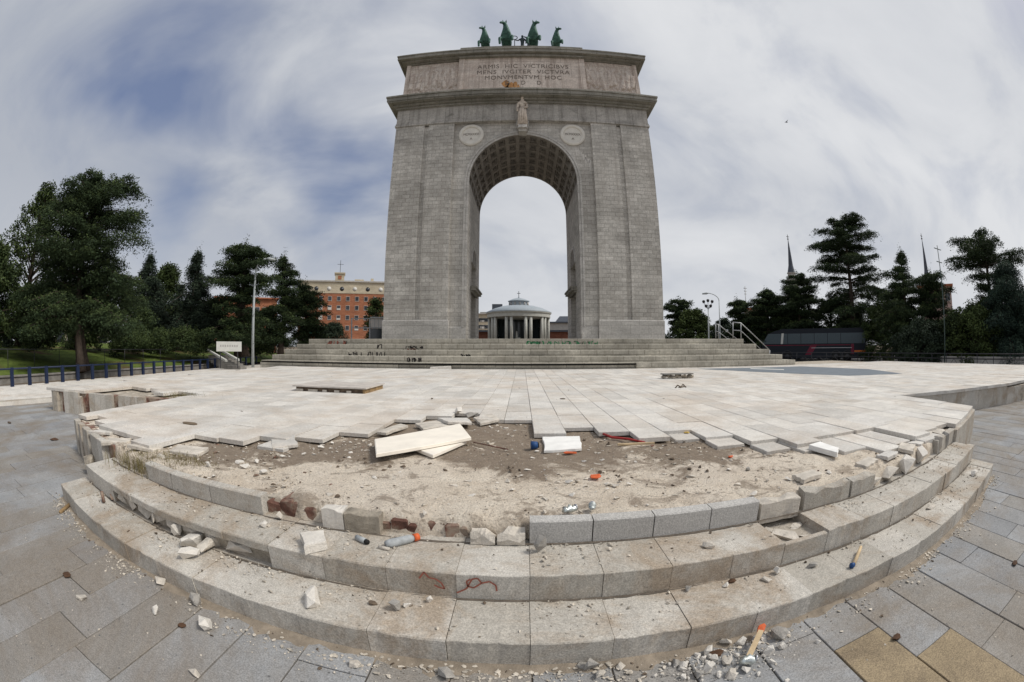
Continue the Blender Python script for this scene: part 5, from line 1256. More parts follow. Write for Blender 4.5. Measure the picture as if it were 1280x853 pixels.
# ------------------------------------------------------------------ lamps
def street_lamp(px, pybase, pytop, R, arm, label, m='pole_paint', r=.075, z0=0):
    q = atr(px, 434, R); zt_ = atr(px, pytop, R).z; t = thing('street_lamp', (q.x,q.y,z0), label, 'street lamp')
    d = Vector((math.cos(math.atan2(q.y,q.x)-PI/2), math.sin(math.atan2(q.y,q.x)-PI/2), 0))*arm
    b = MB(); b.tube([(q.x,q.y,z0-.1),(q.x,q.y,z0+zt_*.45),(q.x,q.y,zt_*.88)], [r, r*.85, r*.6], 8); b.build('pole', m, t)
    b = MB(); pts = [Vector((q.x,q.y,zt_*.88))+d*(1-math.cos(a))+Vector((0,0,zt_*.12*math.sin(a))) for a in [k*PI/12 for k in range(6)]]; b.tube(pts, r*.5, 6); b.build('arm', m, t)
    e = pts[-1]; f = e+d.normalized()*.7-Vector((0,0,.06)); b = MB(); b.tube([e, e+(f-e)*.3, f], [.05,.12,.07], 8); b.build('lamp_head', m, t)
street_lamp(316, 445, 322, 31, 1.0, 'tall pale curved street lamp in front of the dark trees at left', r=.12)
street_lamp(900, 424, 366, 47, -1.6, 'pale curved street lamp right of the arch behind the handrails', r=.08)
mast(1181, 306, 29, .06, 'green_pole', 'tall thin dark pole before the trees at right, its tip beside the slim spire', 'tall_pole', 'pole')
q = atr(886, 434, 44); zt_ = atr(886, 382, 44).z; t = thing('street_lamp', (q.x,q.y,0), 'lamp post with a crown of five dark lanterns right of the arch', 'street lamp')
b = MB(); b.tube([(q.x,q.y,-.1),(q.x,q.y,zt_)], [.10,.05], 8); b.build('pole', 'pole_paint', t)
for k, (dx, dz) in enumerate(((-.42,.35),(.0,.45),(.42,.35),(-.2,-.1),(.25,-.1))):
    b = MB(); b.lathe([(0,zt_+dz-.12),(.12,zt_+dz-.1),(.17,zt_+dz+.1),(.1,zt_+dz+.18),(0,zt_+dz+.2)], q.x+dx, q.y-dx*.4, 10); b.tube([(q.x,q.y,zt_-.35),(q.x+dx,q.y-dx*.4,zt_+dz-.1)], .025, 5); b.build('lantern', 'dark_metal', t)

# ------------------------------------------------------------------ bus
def bus():
    a, c = atr(952, 434, 45.5), atr(1082, 434, 45.0); a.z = c.z = 0; d = c-a; L = d.length; d.normalize(); n = Vector((d.y, -d.x, 0))
    M = Matrix(((d.x, -n.x, 0, a.x), (d.y, -n.y, 0, a.y), (0,0,1,0), (0,0,0,1))); W = 2.5
    t = thing('coach', (a+c)/2, 'dark blue coach with crimson stripe parked behind the podium on the right', 'bus')
    def shell(b, z0, z1, inx, iny, fr0, fr1, mi=0, x1=L):   # side profile slab with sloping front
        vs = [M @ Vector(v) for v in ((fr0,iny,z0),(x1-inx,iny,z0),(x1-inx,W-iny,z0),(fr0,W-iny,z0),(fr1,iny,z1),(x1-inx,iny,z1),(x1-inx,W-iny,z1),(fr1,W-iny,z1))]
        b.add(vs, [(3,2,1,0),(4,5,6,7),(0,1,5,4),(1,2,6,5),(2,3,7,6),(3,0,4,7)], mi)
    b = MB(); shell(b, .35, 1.75, 0, 0, .1, .05); shell(b, 1.75, 1.80, 0, -.01, .05, .05); shell(b, 2.82, 3.15, .05, .04, .75, 1.7); shell(b, 3.15, 3.3, .15, .25, 1.7, 2.4)
    b.build('body', 'bus_blue', t)
    b = MB(); shell(b, 1.80, 2.82, .04, .03, .08, .75); b.build('window_band', 'bus_glass', t)
    b = MB()
    for x in (2.9,4.4,5.9,7.4,8.9): b.box(x, x+.05, .012, .03, 1.8, 2.82, M=M)
    b.build('window_pillars', 'bus_blue', t)
    b = MB(); b.box(2.15, 2.40, .0, .028, 1.75, 2.85, M=M, warp=lambda x,y,z:(x+(z-1.75)*.1,y,z)); b.build('white_pillar', 'white_panel', t)
    b = MB(); b.box(4.9, 5.6, -.012, .0, .7, 1.72, M=M, warp=lambda x,y,z:(x+(z-.7)*.65,y,z)); b.box(L-1.7, L-1.35, -.012, .0, .75, 1.75, M=M); b.build('crimson_stripe', 'bus_red', t)
    b = MB(); b.box(.3, L-1.8, -.012, 0, 1.62, 1.69, M=M); b.build('side_trim', 'bus_red', t)
    b = MB(); b.box(L-.008, L+.012, .2, W-.2, 1.75, 2.7, M=M); b.build('rear_window', 'bus_glass', t)
    b = MB(); b.box(5.6, L-1.6, -.015, 0, 1.36, 1.40, M=M); b.build('chrome_strip', 'chrome', t)
    for x in (2.9, L-3.4, L-2.1):
        cxy = M @ Vector((x, .05, .5)); w = MB(); e = M.to_3x3() @ Vector((0, .32, 0)); w.tube([cxy-e*.2, cxy+e], .5, 20); wo = w.build('wheel', 'rubber', t); w = MB(); w.tube([cxy-e*.28, cxy-e*.1], .27, 14); w.build('rim', 'dark_metal', wo)
        b = MB(); b.tube([M @ Vector((x+.62*math.cos(k*PI/10), -.01, .5+.62*math.sin(k*PI/10))) for k in range(11)], .04, 5); b.build('wheel_arch', 'dark_metal', t)
    for s in (.25, W-.45): b = MB(); b.box(L-.005, L+.03, s, s+.2, .95, 1.15, M=M); b.build('tail_light', 'lamp_amber', t)
    b = MB(); b.box(L-1.3, L-.05, -.02, 0, .95, 1.12, M=M); b.build('side_reflector', 'lamp_amber', t)
    b = MB(); b.tube([M @ Vector((.5,-.02,2.1)), M @ Vector((-.1,-.35,2.2)), M @ Vector((-.1,-.38,1.7))], .04, 6); b.box(-.2, 0, -.5, -.3, 1.35, 1.75, M=M); b.build('mirror', 'rubber', t)
    b = MB(); b.box(.04,.12,.2,.5,.7,.95, M=M); b.box(.04,.12,W-.5,W-.2,.7,.95, M=M); b.build('headlight', 'chrome', t)
bus()
# tarmac the coach stands on and the road beyond the fence on the left
b = MB(); P = [(17,27),(24,18),(29,-6),(46,-6),(50,40),(40,52),(10,60)]; b.prism(P, -.045, -.01); struct(b, 'road', 'asphalt')

# ------------------------------------------------------------------ railings
def railing(P0, P1, n, zf, h, label, m, name, lattice=False, rails=(1.0,.55), pr=.03, flatpost=False, rr=.03, top=None):
    P0, P1 = Vector(P0), Vector(P1); t = thing(name, ((P0.x+P1.x)/2, (P0.y+P1.y)/2, zf), label, 'railing'); d = (P1-P0)
    b = MB()
    for r in rails: b.tube([(P0.x,P0.y,zf+h*r),(P1.x,P1.y,zf+h*r)], rr, 6)
    b.build('rail', m, t)
    for i in range(n+1):
        q = P0+d*i/n; b = MB()
        if flatpost:
            a = math.atan2(d.y, d.x); M = Matrix.Translation(q) @ Matrix.Rotation(a, 4, 'Z'); b.box(-.085,.085,-.05,.05,zf,zf+h+.03, M=M)
        else: b.tube([(q.x,q.y,zf),(q.x,q.y,zf+h)], pr, 6)
        b.build('post', m, t)
    if lattice:
        b = MB()
        for i in range(n):
            a, c = P0+d*i/n, P0+d*(i+1)/n; mid = (a+c)/2
            b.tube([(a.x,a.y,zf+.1),(mid.x,mid.y,zf+h*.72)], .018, 5); b.tube([(mid.x,mid.y,zf+h*.72),(c.x,c.y,zf+.1)], .018, 5)
        b.build('lattice', m, t)
    return t
railing((-15.7,-1.0,0),(-21.6,29.5,0),30,.10,.62,'blue metal railing with square posts along the left side of the terrace','blue_paint','blue_railing',rails=(.97,),flatpost=True,rr=.035)
railing((-21.5,2.5,0),(-25.5,30,0),14,.35,.95,'thin grey handrail running along the foot of the lawn behind the blue railing','dark_metal','grey_railing',rails=(1.0,),pr=.02,rr=.02)
railing((24.6,2.0,0),(25.8,24.5,0),16,0,1.02,'dark metal railing with zigzag bars along the right side','dark_metal','lattice_railing',True,rails=(1.0,.72),rr=.03)
railing((25.8,24.5,0),(20.5,35.5,0),8,0,1.02,'dark metal railing with zigzag bars in front of the coach','dark_metal','lattice_railing',True,rails=(1.0,.72),rr=.03)
def lowwall(P0, P1, z0, z1, th, m, label):
    P0, P1 = Vector(P0), Vector(P1); d = P1-P0; L = d.length; a = math.atan2(d.y, d.x); M = Matrix.Translation((P0.x,P0.y,0)) @ Matrix.Rotation(a, 4, 'Z'); b = MB(); b.box(0,L,0,th,z0,z1, ch=.03, M=M); r = thing('low_wall', (P0+P1)/2, label, 'wall'); b.build('wall_body', m, r)
    b = MB(); b.box(-.02,L+.02,-.05,th+.05,z1+.001,z1+.06, ch=.015, M=M); b.build('coping', 'wall_stone_grey' if z1 < .5 else 'wall_pale', r)
lowwall((-19.4,2,0),(-23.2,30,0),-.1,.22,.35,'wall_stone_grey','low rubble-stone wall at the foot of the grass bank behind the blue railing')
lowwall((28.6,0,0),(28.4,22,0),-.1,.72,.3,'wall_pale','low pale wall behind the zigzag railing at right')

# ------------------------------------------------------------------ grass bank at left
b = MB(); NX, NY = 60, 40; vs = []; fs = []
for j in range(NY+1):
    for i in range(NX+1):
        u, v = i/NX, j/NY; y = -6+62*v; fx = -19.8-.14*max(0, y-2)*1.0; x = fx-u*45
        h = .12+1.53*min(1, u*3.2)**.7 + .35*max(0, u-.3) + .08*noise.noise((x*.3, y*.3, 2)); h = h if y < 40 else h*max(.3, 1-(y-40)/30)
        vs.append((x, y, h-.0))
for j in range(NY):
    for i in range(NX): a = j*(NX+1)+i; fs.append((a, a+NX+1, a+NX+2, a+1))
b.add(vs, fs, smooth=True); struct(b, 'lawn', 'lawn_grass')
def bankz(x, y):
    fx = -19.8-.14*max(0, y-2); u = max(0, min(1, (fx-x)/45)); h = .12+1.53*min(1, u*3.2)**.7+.35*max(0, u-.3); return h if y < 40 else h*max(.3, 1-(y-40)/30)
# steps with white side strings up the bank
t = thing('garden_steps', atr(278,445,29.5)*1.0, 'short garden stair between two pale sloping side strings on the grass bank', 'steps'); t.location.z = .3
for pa, pb, nm in (((283,450),(259,436),'side_string'),((298,449),(273,435),'side_string')):
    a, c = atr(*pa, 28.5), atr(*pb, 32.5); b = MB(); w = Vector((.08,.03,0)); u = Vector((0,0,.13)); b.add([a-w-u,a+w-u,c+w-u,c-w-u,a-w,a+w,c+w,c-w], [(3,2,1,0),(4,5,6,7),(0,1,5,4),(1,2,6,5),(2,3,7,6),(3,0,4,7)]); b.build(nm, 'white_panel', t)
a, c = atr(290,450,28.5), atr(266,436,32.5); b = MB()
for k in range(7): q = a+(c-a)*k/7; b.box(q.x-.75, q.x+.75, q.y, q.y+.7, q.z-.8, q.z-.36)
b.build('treads', 'wall_stone_grey', t)
# sign board
a, c = atr(270.5,427,27.6), atr(302,427,27.6); zt_, zb_ = a.z, atr(286,439.5,27.6).z; d = (c-a); d.z = 0; L = d.length; d.normalize(); M = Matrix(((d.x,d.y*-1,0,a.x),(d.y,d.x,0,a.y),(0,0,1,0),(0,0,0,1)))
t = thing('sign_board', (a.x, a.y, .8), 'low white rectangular sign board on the grass beside the garden stair', 'sign'); b = MB(); b.box(0,L,0,.08,zb_,zt_, M=M); b.build('panel', 'white_panel', t)
for x in (.25, L-.3): b = MB(); b.box(x,x+.06,.02,.07,.2,zb_, M=M); b.build('post', 'dark_metal', t)
b = MB()
for k in range(8): b.box(.25+k*.16, .25+k*.16+.10, -.006, .0, zb_+.28, zb_+.40, M=M)
b.build('lettering', 'grey_render', t)
# glass shelter / billboard at the left of the arch
a, c = atr(438.5,424,41), atr(486,424,41); zt_ = atr(460,398,41).z; zm = atr(460,410,41).z; d = (c-a); d.z = 0; L = d.length; d.normalize(); M = Matrix(((d.x,-d.y,0,a.x),(d.y,d.x,0,a.y),(0,0,1,0),(0,0,0,1)))
t = thing('glass_shelter', (a.x, a.y, 0), 'steel framed glass shelter standing close to the left foot of the arch', 'shelter')
for x in (0, L*.48, L-.12): b = MB(); b.box(x,x+.12,0,.12,0,zt_, M=M); b.build('post', 'steel', t)
b = MB(); b.box(-.0,L,-.03,.15,zm-.06,zm+.03, M=M); b.box(L*.5,L+.1,-.08,1.2,zt_,zt_+.12, M=M); b.box(0,L*.5,-.02,.14,zt_-.06,zt_, M=M); b.build('beam', 'steel', t)
b = MB(); b.box(L*.52,L-.14,.03,.08,zm+.05,zt_-.05, M=M); b.build('frosted_panel', 'white_frame', t)
for x in (L*.62,L*.72,L*.82): b = MB(); b.box(x,x+.04,-.01,.03,zm+.04,zt_-.02, M=M); b.build('mullion', 'steel', t)
b = MB(); b.box(L*.5,L-.1,.05,.07,.4,zm-.1, M=M); b.build('glass_panel', 'glass_dark', t)
# small bits among the right hand trees
q = atr(1213,396,36); b = MB(); b.box(q.x-.25,q.x+.25,q.y-.05,q.y+.05,q.z-.35,q.z+.35); b.tube([(q.x,q.y+.03,0),(q.x,q.y+.03,q.z)], .05, 6); tag(b.build('blue_sign', 'blue_sign'), 'small pale blue sign showing through the dark trees at right', 'sign')
# the bird
q = atr(983,153,60); b = MB(); b.tube([q+Vector((-.25,0,0)), q, q+Vector((.25,0,.02))], [.02,.08,.03], 6)
for s in (-1,1): b.add([q+Vector((-.1,0,.02)), q+Vector((.12,0,.02)), q+Vector((.0,s*.6,.22))], [(0,1,2)])
tag(b.build('bird', 'dark_void'), 'tiny dark bird in flight, high in the sky right of the arch', 'bird')

# ================================================================== TREES
def leafcloud(name, C, Rr, m, parent, size, tints, seed, droop=.3, asp=1.0):
    """C centres (n,3); each with k leaf tufts spread in a flattened blob"""
    rs = np.random.RandomState(seed); n = len(C)
    P = C; d1 = rs.normal(size=(n,3)); d1[:,2] = d1[:,2]*.5-droop; d1 /= np.linalg.norm(d1, axis=1)[:,None]
    d2 = rs.normal(size=(n,3)); d2 -= d1*(d1*d2).sum(1)[:,None]; d2 /= np.linalg.norm(d2, axis=1)[:,None]
    L = size*.78*rs.uniform(.6,1.5,(n,1)); W = L*.36*asp
    v = np.stack([P, P+d1*L*.55+d2*W*.5, P+d1*L, P+d1*L*.45-d2*W*.5], 1).reshape(-1,3)
    me = bpy.data.meshes.new(name); me.vertices.add(n*4); me.vertices.foreach_set('co', v.ravel())
    me.loops.add(n*4); me.loops.foreach_set('vertex_index', np.arange(n*4)); me.polygons.add(n)
    me.polygons.foreach_set('loop_start', np.arange(0, n*4, 4)); me.polygons.foreach_set('loop_total', np.full(n, 4))
    me.update(calc_edges=True); a = me.attributes.new('tint', 'FLOAT', 'FACE'); a.data.foreach_set('value', tints)
    me.materials.append(MATS[m]); o = bpy.data.objects.new(name, me); COL.objects.link(o); o.parent = parent; o.location = -wloc(parent); return o
def tree(px, R, pytop, z0, prof, label, name='cedar', m='cedar_needles', style='cedar', dens=1.0, seed=1, size=.2, cat='tree', trunk=.28, lean=0, px_is=None, h0=.12, layers=15, trunks=1, win=None, free=False):
    """prof: [(height 0..1, reach left, reach right)] in metres"""
    q = atr(px, 434, R); zt_ = atr(px, pytop, R).z; H = zt_-z0; rg = random.Random(seed); rs = np.random.RandomState(seed)
    t = thing(name, (q.x, q.y, z0), label, cat); right = Vector((q.y, -q.x, 0)).normalized()
    def reach(h, ca):
        for (h0_, l0, r0), (h1_, l1, r1) in zip(prof, prof[1:]):
            if h0_ <= h <= h1_:
                k = (h-h0_)/(h1_-h0_ or 1); l = l0+(l1-l0)*k; r = r0+(r1-r0)*k; return r*(1+ca)/2+l*(1-ca)/2
        return .4
    b = MB(); n = 9
    bases = [(0,0)] if trunks == 1 else [(rg.uniform(-.8,.8), rg.uniform(-.5,.5)) for _ in range(trunks)]
    for k, (ox, oy) in enumerate(bases):
        pts = []; rad = []
        for i in range(n+1):
            f = i/n; w = (1-f)
            pts.append((q.x+ox*w*(1.6 if trunks > 2 else 1)+right.x*lean*f+.15*math.sin(f*5+seed), q.y+oy*w+right.y*lean*f+.1*math.sin(f*4+seed*2), z0-.1+H*.97*f*(1 if k == 0 else .6))); rad.append(max(.025, trunk*(1-f)**.8*(1.3 if i == 0 else 1)))
        b.tube(pts, rad, 7)
        if k == 0: spine = pts
    def sp(f):
        i = min(n-1, int(f*n)); k = f*n-i; a, c = Vector(spine[i]), Vector(spine[i+1]); return a+(c-a)*k
    CC = []; TT = []
    if style in ('cedar', 'fir', 'blue'):
        nb = int(layers*7)
        for i in range(nb):
            f = h0+(1-h0)*((i+rg.random())/nb)
            if style == 'cedar': f = f if (free or rg.random() < .45) else round(f*layers)/layers + rg.uniform(-.02,.02); f = min(.985, max(h0, f))
            ang = rg.random()*2*PI; dr = right*math.cos(ang)+Vector((-right.y, right.x, 0))*math.sin(ang)
            L = reach(f, math.cos(ang))*1.22*(rg.choice([rg.uniform(.45,.8), rg.uniform(.85,1.1)])); p0 = sp(f*.97)
            if style == 'fir': drop = -.28*L
            elif style == 'blue': drop = -.12*L
            else: drop = (.10 if f > .5 else -.05)*L
            p1 = p0+dr*L*.5+Vector((0,0,L*.10)); p2 = p0+dr*L+Vector((0,0,drop+rg.uniform(-.1,.1)))
            b.tube([p0, p1, p2], [max(.02, trunk*.3*(1-f*.7)), .035, .012], 4, cap=False)
            k = max(2, int(L*4.2))
            for j in range(k):
                g = .16+.86*(j+rg.random())/k
                if rg.random() > .90 or (win and win[0] < f < win[1] and g < .5 and rg.random() < .75): continue
                pc = (p0.lerp(p1, g*2) if g < .5 else p1.lerp(p2, (g-.5)*2)) if g <= 1 else p2
                side = Vector((-dr.y, dr.x, 0))*rg.uniform(-.42,.42)*L*.55*(1.1-abs(g-.7)); pc = pc+side
                ns = int((140 if style == 'cedar' else 118)*dens)
                rx = (.36+.09*L)*rg.uniform(.6,1.25); rz = rg.uniform(.09,.2) if style == 'cedar' else .22
                off = np.clip(rs.normal(size=(ns,3)), -1.7, 1.7)*np.array([rx*.55, rx*.55, rz*.7]); off[:,2] -= (off[:,0]**2+off[:,1]**2)*(.45/rx)
                CC.append(off+np.array(pc)); tv = rg.uniform(.0,.42); TT.append(np.clip(tv+off[:,2]*2.4+rs.normal(size=ns)*.15, 0, 1))  # tint lightens towards each pad's top: top light painted into the needles
        # leader
        off = rs.normal(size=(int(160*dens),3))*np.array([.16,.16,.35]); CC.append(off+np.array(sp(.96))); TT.append(rs.rand(len(off))*.5)
    else:                                  # broad crown: clumps through the volume
        nc_ = int(layers*14)
        for i in range(nc_):
            f = h0+(1-h0)*rg.random()**.85; ang = rg.random()*2*PI; dr = right*math.cos(ang)+Vector((-right.y, right.x, 0))*math.sin(ang)
            L = reach(f, math.cos(ang))*1.1; rr = L*math.sqrt(rg.uniform(.15,1)); pc = sp(f*.95)+dr*rr+Vector((0,0,rg.uniform(-.2,.2)))
            if i % 4 == 0: b.tube([sp(max(.1, f*.7)), sp(f*.85)+dr*rr*.5, pc], [trunk*.3,.04,.015], 4, cap=False)
            s = rg.uniform(.35,.75); ns = int(240*dens*s); off = rs.normal(size=(ns,3)); off /= (np.linalg.norm(off, axis=1)[:,None]+.1); off *= (rs.rand(ns,1)**.4)*s*np.array([1,1,.75])
            CC.append(off+np.array(pc)); tv = rg.uniform(0,.6); TT.append(np.clip(tv+off[:,2]*.5+rs.normal(size=ns)*.15, 0, 1))  # upper leaves of a clump tinted lighter, painted top light again
    b.build('trunk', 'bark', t)
    C = np.concatenate(CC); T = np.concatenate(TT)
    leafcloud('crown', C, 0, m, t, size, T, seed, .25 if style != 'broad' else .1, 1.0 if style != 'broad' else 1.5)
    return t
G1 = 1.3
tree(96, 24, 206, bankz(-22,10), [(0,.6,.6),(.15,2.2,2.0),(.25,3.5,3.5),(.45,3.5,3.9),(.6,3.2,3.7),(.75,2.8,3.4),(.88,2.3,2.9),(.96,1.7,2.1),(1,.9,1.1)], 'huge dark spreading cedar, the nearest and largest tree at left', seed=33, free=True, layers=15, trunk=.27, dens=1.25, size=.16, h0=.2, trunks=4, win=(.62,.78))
tree(34, 30, 212, 1.6, [(0,.5,.5),(.3,2.6,2.4),(.6,2.6,2.2),(.8,1.8,1.4),(1,.3,.3)], 'thin airy tree with loose foliage behind the huge cedar at the left edge', 'tall_tree', 'broad_leaves', 'broad', .75, 5, .2, layers=13, h0=.2)
tree(-22, 27, 290, 1.5, [(0,.5,.5),(.1,3,3),(.5,3,3),(1,1,1)], 'dark tree cut by the left edge of the photo', 'dark_tree', 'cedar_needles', 'broad', 1.1, 6, .2, layers=14)
tree(183, 38, 311, 1.5, [(0,.6,.6),(.1,2.2,2.2),(.45,2.0,2.0),(.75,1.1,1.2),(1,.1,.1)], 'pointed dark fir right of the huge cedar', 'fir', 'fir_needles', 'fir', .9, 7, .2, layers=14, h0=.05)
tree(206, 41, 326, 1.5, [(0,.6,.6),(.1,1.6,1.6),(.6,1.8,1.8),(.9,1.2,1.2),(1,.4,.4)], 'rounded green tree between the two pointed firs at left', 'broad_tree', 'broad_leaves', 'broad', .9, 8, .22, layers=14, h0=.05)
tree(240, 35, 308, 1.5, [(0,.6,.6),(.1,1.7,1.6),(.5,1.7,1.4),(.7,1.2,1.0),(1,.1,.1)], 'slender pointed dark fir in front of a gap of bright sky at left', 'fir', 'fir_needles', 'fir', .95, 9, .18, layers=15, h0=.06)
tree(300, 33, 296, .9, [(0,.6,.6),(.08,2.2,1.6),(.3,2.6,2.0),(.5,2.5,2.1),(.68,2.2,2.2),(.82,1.9,2.2),(.92,1.5,2.0),(1,.8,1.1)], 'large dark cedar with a flat uneven top behind the tall street lamp', seed=11, layers=12, trunk=.34, dens=1.2, size=.18, h0=.10, trunks=2, win=(.2,.5))
tree(352, 36, 312, .9, [(0,.4,.4),(.15,1.4,1.2),(.5,1.5,1.5),(.62,1.3,1.6),(.85,.7,.9),(1,.4,.4)], 'narrow dark cedar just right of the street lamp', seed=12, layers=11, trunk=.25, dens=1.0, size=.18, h0=.12)
tree(382, 38, 350, .8, [(0,.5,.5),(.15,1.4,1.3),(.5,1.6,1.6),(.8,1.6,1.6),(1,.8,.6)], 'shorter rounded cedar overlapping the orange building', seed=13, layers=10, trunk=.22, dens=1.05, size=.18, h0=.14)
tree(470, 62, 369, 1.0, [(0,.6,.6),(.2,1.4,1.4),(.7,1.5,1.4),(1,.5,.5)], 'small dark tree in front of the orange building beside the arch', 'small_tree', 'broad_leaves', 'broad', .8, 14, .25, layers=9)
tree(848, 58, 370, .5, [(0,.3,.3),(.45,.8,1.2),(.65,1.3,1.5),(.8,1.6,1.8),(.93,1.6,1.6),(1,.8,.9)], 'flat-topped small cedar right beside the right edge of the arch', seed=15, layers=7, trunk=.2, dens=.8, size=.25, h0=.4)
tree(866, 50, 384, .5, [(0,2.5,2.3),(.3,3,2.6),(.6,2.6,2.2),(.85,1.7,1.3),(1,.7,.6)], 'round bushy tree behind the lamp with five lanterns', 'broad_tree', 'broad_leaves', 'broad', 1.0, 16, .24, layers=15, h0=.02)
tree(922, 56, 371, .5, [(0,1.5,1.5),(.3,1.8,2.0),(.6,1.6,2.3),(.85,1.5,2.1),(1,.6,1.2)], 'dark layered cedar right of the curved lamp', seed=17, layers=10, trunk=.25, dens=1.1, size=.24, h0=.08)
tree(960, 54, 358, .5, [(0,2,2),(.3,2.2,2.4),(.6,2.3,2.5),(.85,1.7,2.2),(1,.5,.7)], 'dark layered cedar above the front of the coach', seed=18, layers=11, trunk=.3, dens=1.1, size=.24, h0=.08)
tree(1000, 53, 337, .5, [(0,2.5,2.5),(.3,2.9,2.9),(.6,2.8,2.8),(.85,1.9,2.0),(1,.7,.8)], 'broad dark cedar directly below the larger church spire', seed=19, layers=11, trunk=.34, dens=1.15, size=.22, h0=.08)
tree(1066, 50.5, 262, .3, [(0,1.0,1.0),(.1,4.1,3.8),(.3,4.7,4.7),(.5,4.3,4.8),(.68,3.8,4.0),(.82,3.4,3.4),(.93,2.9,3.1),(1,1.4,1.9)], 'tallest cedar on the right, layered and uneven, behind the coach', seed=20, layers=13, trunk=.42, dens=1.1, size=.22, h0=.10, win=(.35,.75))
tree(1134, 39, 306, .2, [(0,1,1),(.1,2.4,2.2),(.4,2.3,2.4),(.58,2.0,1.8),(.72,1.3,.9),(.86,.75,.6),(1,.25,.25)], 'slim crooked conifer with a narrow twisted top right of the tallest cedar', seed=21, layers=14, trunk=.3, dens=1.0, size=.19, h0=.06)
tree(1166, 38, 335, .2, [(0,1,1),(.15,1.8,1.8),(.45,1.9,1.9),(.75,1.8,1.6),(.9,3.0,1.9),(1,1.8,1.2)], 'flat spreading cedar crown in front of the slim spire', seed=22, layers=9, trunk=.3, dens=1.15, size=.19, h0=.10)
tree(1238, 36, 287, .1, [(0,1,1),(.15,2.0,2),(.45,2.0,2.0),(.62,1.5,2.0),(.8,2.9,3.2),(.93,3.1,3.6),(1,2.2,3.0)], 'umbrella-shaped dark cedar against the sky near the right edge', seed=23, layers=10, trunk=.36, dens=1.1, size=.19, h0=.10, win=(.5,.8))
tree(1262, 33, 322, .1, [(0,1.9,2.4),(.2,2.4,2.6),(.5,2.3,2.6),(.8,1.5,2.2),(1,.6,1.2)], 'weeping bluish-green cedar in front at the right edge of the photo', 'weeping_cedar', 'blue_cedar_needles', 'blue', 1.35, 24, .17, layers=16, h0=.02)
# darker trees that close the view low behind the railing
for i, (px, R, py, w, lb) in enumerate(((1105,46,372,2.6,'low bushy dark tree behind the rear of the coach'),(1150,34,398,2.0,'low dark bush-like tree under the slim crooked conifer'),(1196,35,388,2.2,'low dark tree left of the small pale blue sign'),(1222,33,378,2.2,'low dark tree right of the small pale blue sign'),(1040,55,370,3.2,'low dense tree behind the middle of the coach'),(985,58,382,3.0,'low dense tree behind the front of the coach'),(940,62,388,3.0,'low dense tree behind the handrails'),(905,66,396,2.6,'low dense tree left of the curved lamp base'),(1290,36,360,2.7,'dark tree cut by the right edge of the photo'))):
    tree(px, R, py, 0, [(0,w,w),(.5,w*1.05,w*1.05),(.85,w*.7,w*.7),(1,w*.2,w*.2)], lb, 'dark_tree', ('broad_leaves','fir_needles','cedar_needles')[i % 3], 'broad', 1.1, 40+i, .22, layers=12, h0=.02)
for i, (px, R, py, w, lb) in enumerate(((150,33,352,2.6,'low dark tree between the huge cedar and the first fir'),(262,36,372,1.6,'low dark tree left of the cedar behind the street lamp'),(222,44,372,2.2,'low dark tree behind the slender fir at left'),(20,34,368,2.4,'low dark tree under the airy tree at the left edge'),(330,44,385,1.6,'low dark tree showing between the cedars behind the street lamp'),(415,60,402,2.0,'dark low tree in front of the left foot of the orange building'))):
    tree(px, R, py, 1.2, [(0,w,w),(.5,w*1.05,w*1.05),(.85,w*.7,w*.7),(1,w*.2,w*.2)], lb, 'dark_tree', ('cedar_needles','fir_needles')[i % 2], 'broad', 1.0, 60+i, .2, layers=10, h0=.02)
# clipped dark shrubs on the bank
for i, (px, R, py, pb, w, lb) in enumerate(((50,27,397,426,1.3,'round dark shrub at the far left on the bank'),(95,34,405,430,1.2,'round dark shrub behind the trunks of the huge cedar'),(160,31,410,432,1.5,'wide dark shrub on the bank right of the cedar trunks'),(195,33,412,432,1.1,'dark shrub below the pointed fir'),(232,33,410,434,1.4,'dark shrub below the slender fir'),(325,38,418,440,1.0,'dark shrub right of the street lamp foot'))):
    a = atr(px, pb, R); tree(px, R, py, a.z-.1, [(0,w,w),(.6,w,w),(1,w*.5,w*.5)], lb, 'shrub', 'cedar_needles', 'broad', 1.0, 80+i, .14, 'shrub', .06, h0=.0, layers=5)

# ================================================================== SKY AND LIGHT
SUN_AZ = math.radians(98); SUN_EL = math.radians(50)        # azimuth to the right of the view axis (+Y)
w = bpy.data.worlds.new('World'); SC.world = w; w.use_nodes = True; nt = w.node_tree; nt.nodes.clear()
class WT(NT):
    def __init__(s, t): s.t = t
W = WT(nt); out = W.n('OutputWorld'); bg = W.n('Background'); W.l(bg.outputs[0], out.inputs[0]); bg.inputs[1].default_value = .1
sky = W.n('TexSky', sky_type='NISHITA'); sky.sun_disc = False; sky.sun_elevation = SUN_EL; sky.sun_rotation = SUN_AZ; sky.air_density = 1.2; sky.dust_density = 2.0
co = W.coord('Generated'); sep = W.n('SeparateXYZ'); W.l(co, sep.inputs[0])
zz = W.math('ADD', W.math('MAXIMUM', sep.outputs[2], 0.0), .55)
cx_ = W.math('DIVIDE', sep.outputs[0], zz); cy_ = W.math('DIVIDE', sep.outputs[1], zz)
cmb = W.n('CombineXYZ'); W.l(cx_, cmb.inputs[0]); W.l(cy_, cmb.inputs[1])
rt = W.mapp(cmb.outputs[0], (1.0, 1.35, 1), (0, 0, math.radians(52)), (3.1, 1.7, 0))
n1 = W.noise(rt, .75, 6, .5, .5); n2 = W.noise(W.mapp(rt, (1.3,1,1), loc=(5,2,0)), 1.9, 6, .55, .5)
wrp = W.n('Mix', data_type='VECTOR'); nv = W.n('TexNoise'); W.l(rt, nv.inputs['Vector']); nv.inputs['Scale'].default_value = 1.3; nv.inputs['Detail'].default_value = 5
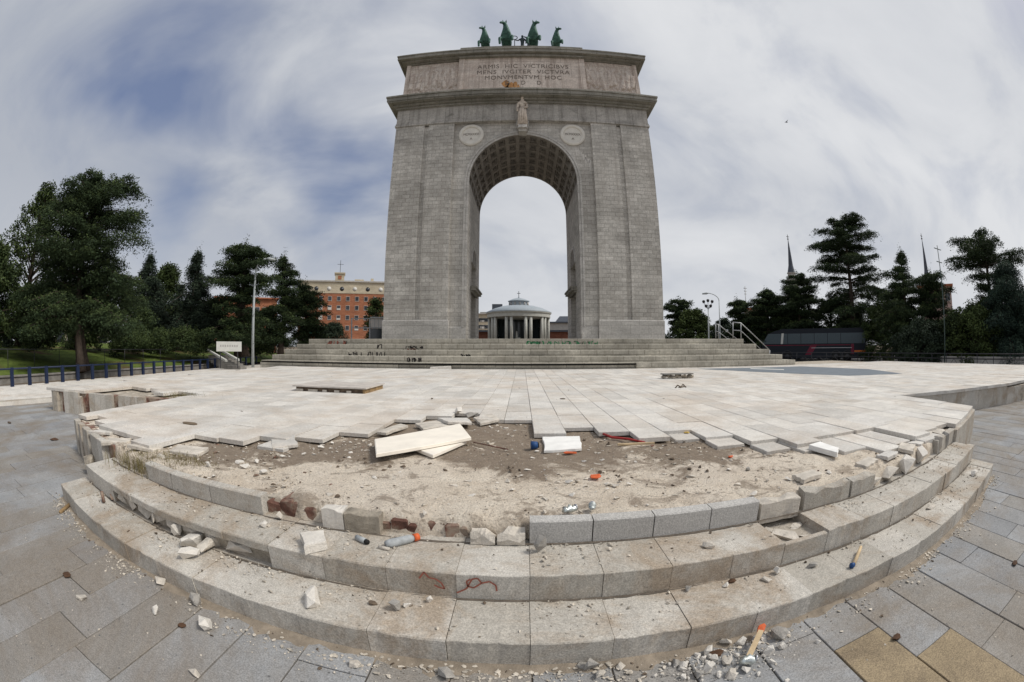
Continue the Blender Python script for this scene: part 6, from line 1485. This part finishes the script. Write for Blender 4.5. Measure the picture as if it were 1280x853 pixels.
wv = W.n('VectorMath', operation='SUBTRACT'); W.l(nv.outputs['Color'], wv.inputs[0]); wv.inputs[1].default_value = (.5,.5,.5)
ws = W.n('VectorMath', operation='SCALE'); W.l(wv.outputs[0], ws.inputs[0]); ws.inputs['Scale'].default_value = .8
wa = W.n('VectorMath', operation='ADD'); W.l(co, wa.inputs[0]); W.l(ws.outputs[0], wa.inputs[1])
cover = W.math('ADD', .60, W.math('MULTIPLY', W.math('SUBTRACT', n2, .5), .75))
# the openings in the cloud layer, each a soft patch of sky in its own direction
for (px, py, rad, amt) in ((195,80,.22,.36),(130,115,.12,.2),(350,195,.13,.30),(430,222,.12,.32),(235,262,.12,.30),(300,130,.13,.2),(440,90,.2,.10),(700,30,.3,.08),(1290,-10,.14,.2)):
    dv = ray(max(px, 1), max(py, 1)); ds = W.n('VectorMath', operation='DISTANCE'); W.l(wa.outputs[0], ds.inputs[0]); ds.inputs[1].default_value = tuple(dv)
    mr = W.n('MapRange', interpolation_type='SMOOTHSTEP'); W.l(ds.outputs['Value'], mr.inputs[0]); mr.inputs[1].default_value = 0; mr.inputs[2].default_value = rad*1.5; mr.inputs[3].default_value = amt; mr.inputs[4].default_value = 0
    cover = W.math('SUBTRACT', cover, mr.outputs[0])
covr = W.ramp(cover, .16, .60)
shade = W.ramp(W.math('ADD', W.math('MULTIPLY', n1, .55), W.math('ADD', W.math('MULTIPLY', n2, .35), W.math('MULTIPLY', sep.outputs[0], .11))), .33, .60)
cloud = W.mix(shade, (3.6, 3.85, 4.35), (6.1, 6.2, 6.4))
blue = W.mix(.75, sky.outputs[0], (1.5, 1.85, 3.0))
col = W.mix(covr, blue, cloud)
hz = W.ramp(sep.outputs[2], .0, .34, (1,1,1), (0,0,0)); col = W.mix(W.math('MULTIPLY', hz, .55), col, (5.6,5.75,6.0))
below = W.ramp(sep.outputs[2], -.02, .0); col = W.mix(below, (1.6,1.5,1.35), col)
W.l(col, bg.inputs[0])
sd = bpy.data.lights.new('sun', 'SUN'); sd.energy = 2.1; sd.angle = math.radians(14); sd.color = (1.0, .95, .87)
so = bpy.data.objects.new('sun', sd); COL.objects.link(so)
dirv = Vector((math.sin(SUN_AZ)*math.cos(SUN_EL), math.cos(SUN_AZ)*math.cos(SUN_EL), math.sin(SUN_EL)))
so.rotation_euler = dirv.to_track_quat('Z', 'Y').to_euler(); so.location = (20, 10, 40)
vs_ = SC.view_settings; vs_.view_transform = 'Standard'; vs_.look = 'None'; vs_.gamma = 1; vs_.exposure = 0.28; vs_.use_curve_mapping = False
SC.cycles.max_bounces = 6; SC.cycles.diffuse_bounces = 3; SC.cycles.glossy_bounces = 2; SC.cycles.use_denoising = True
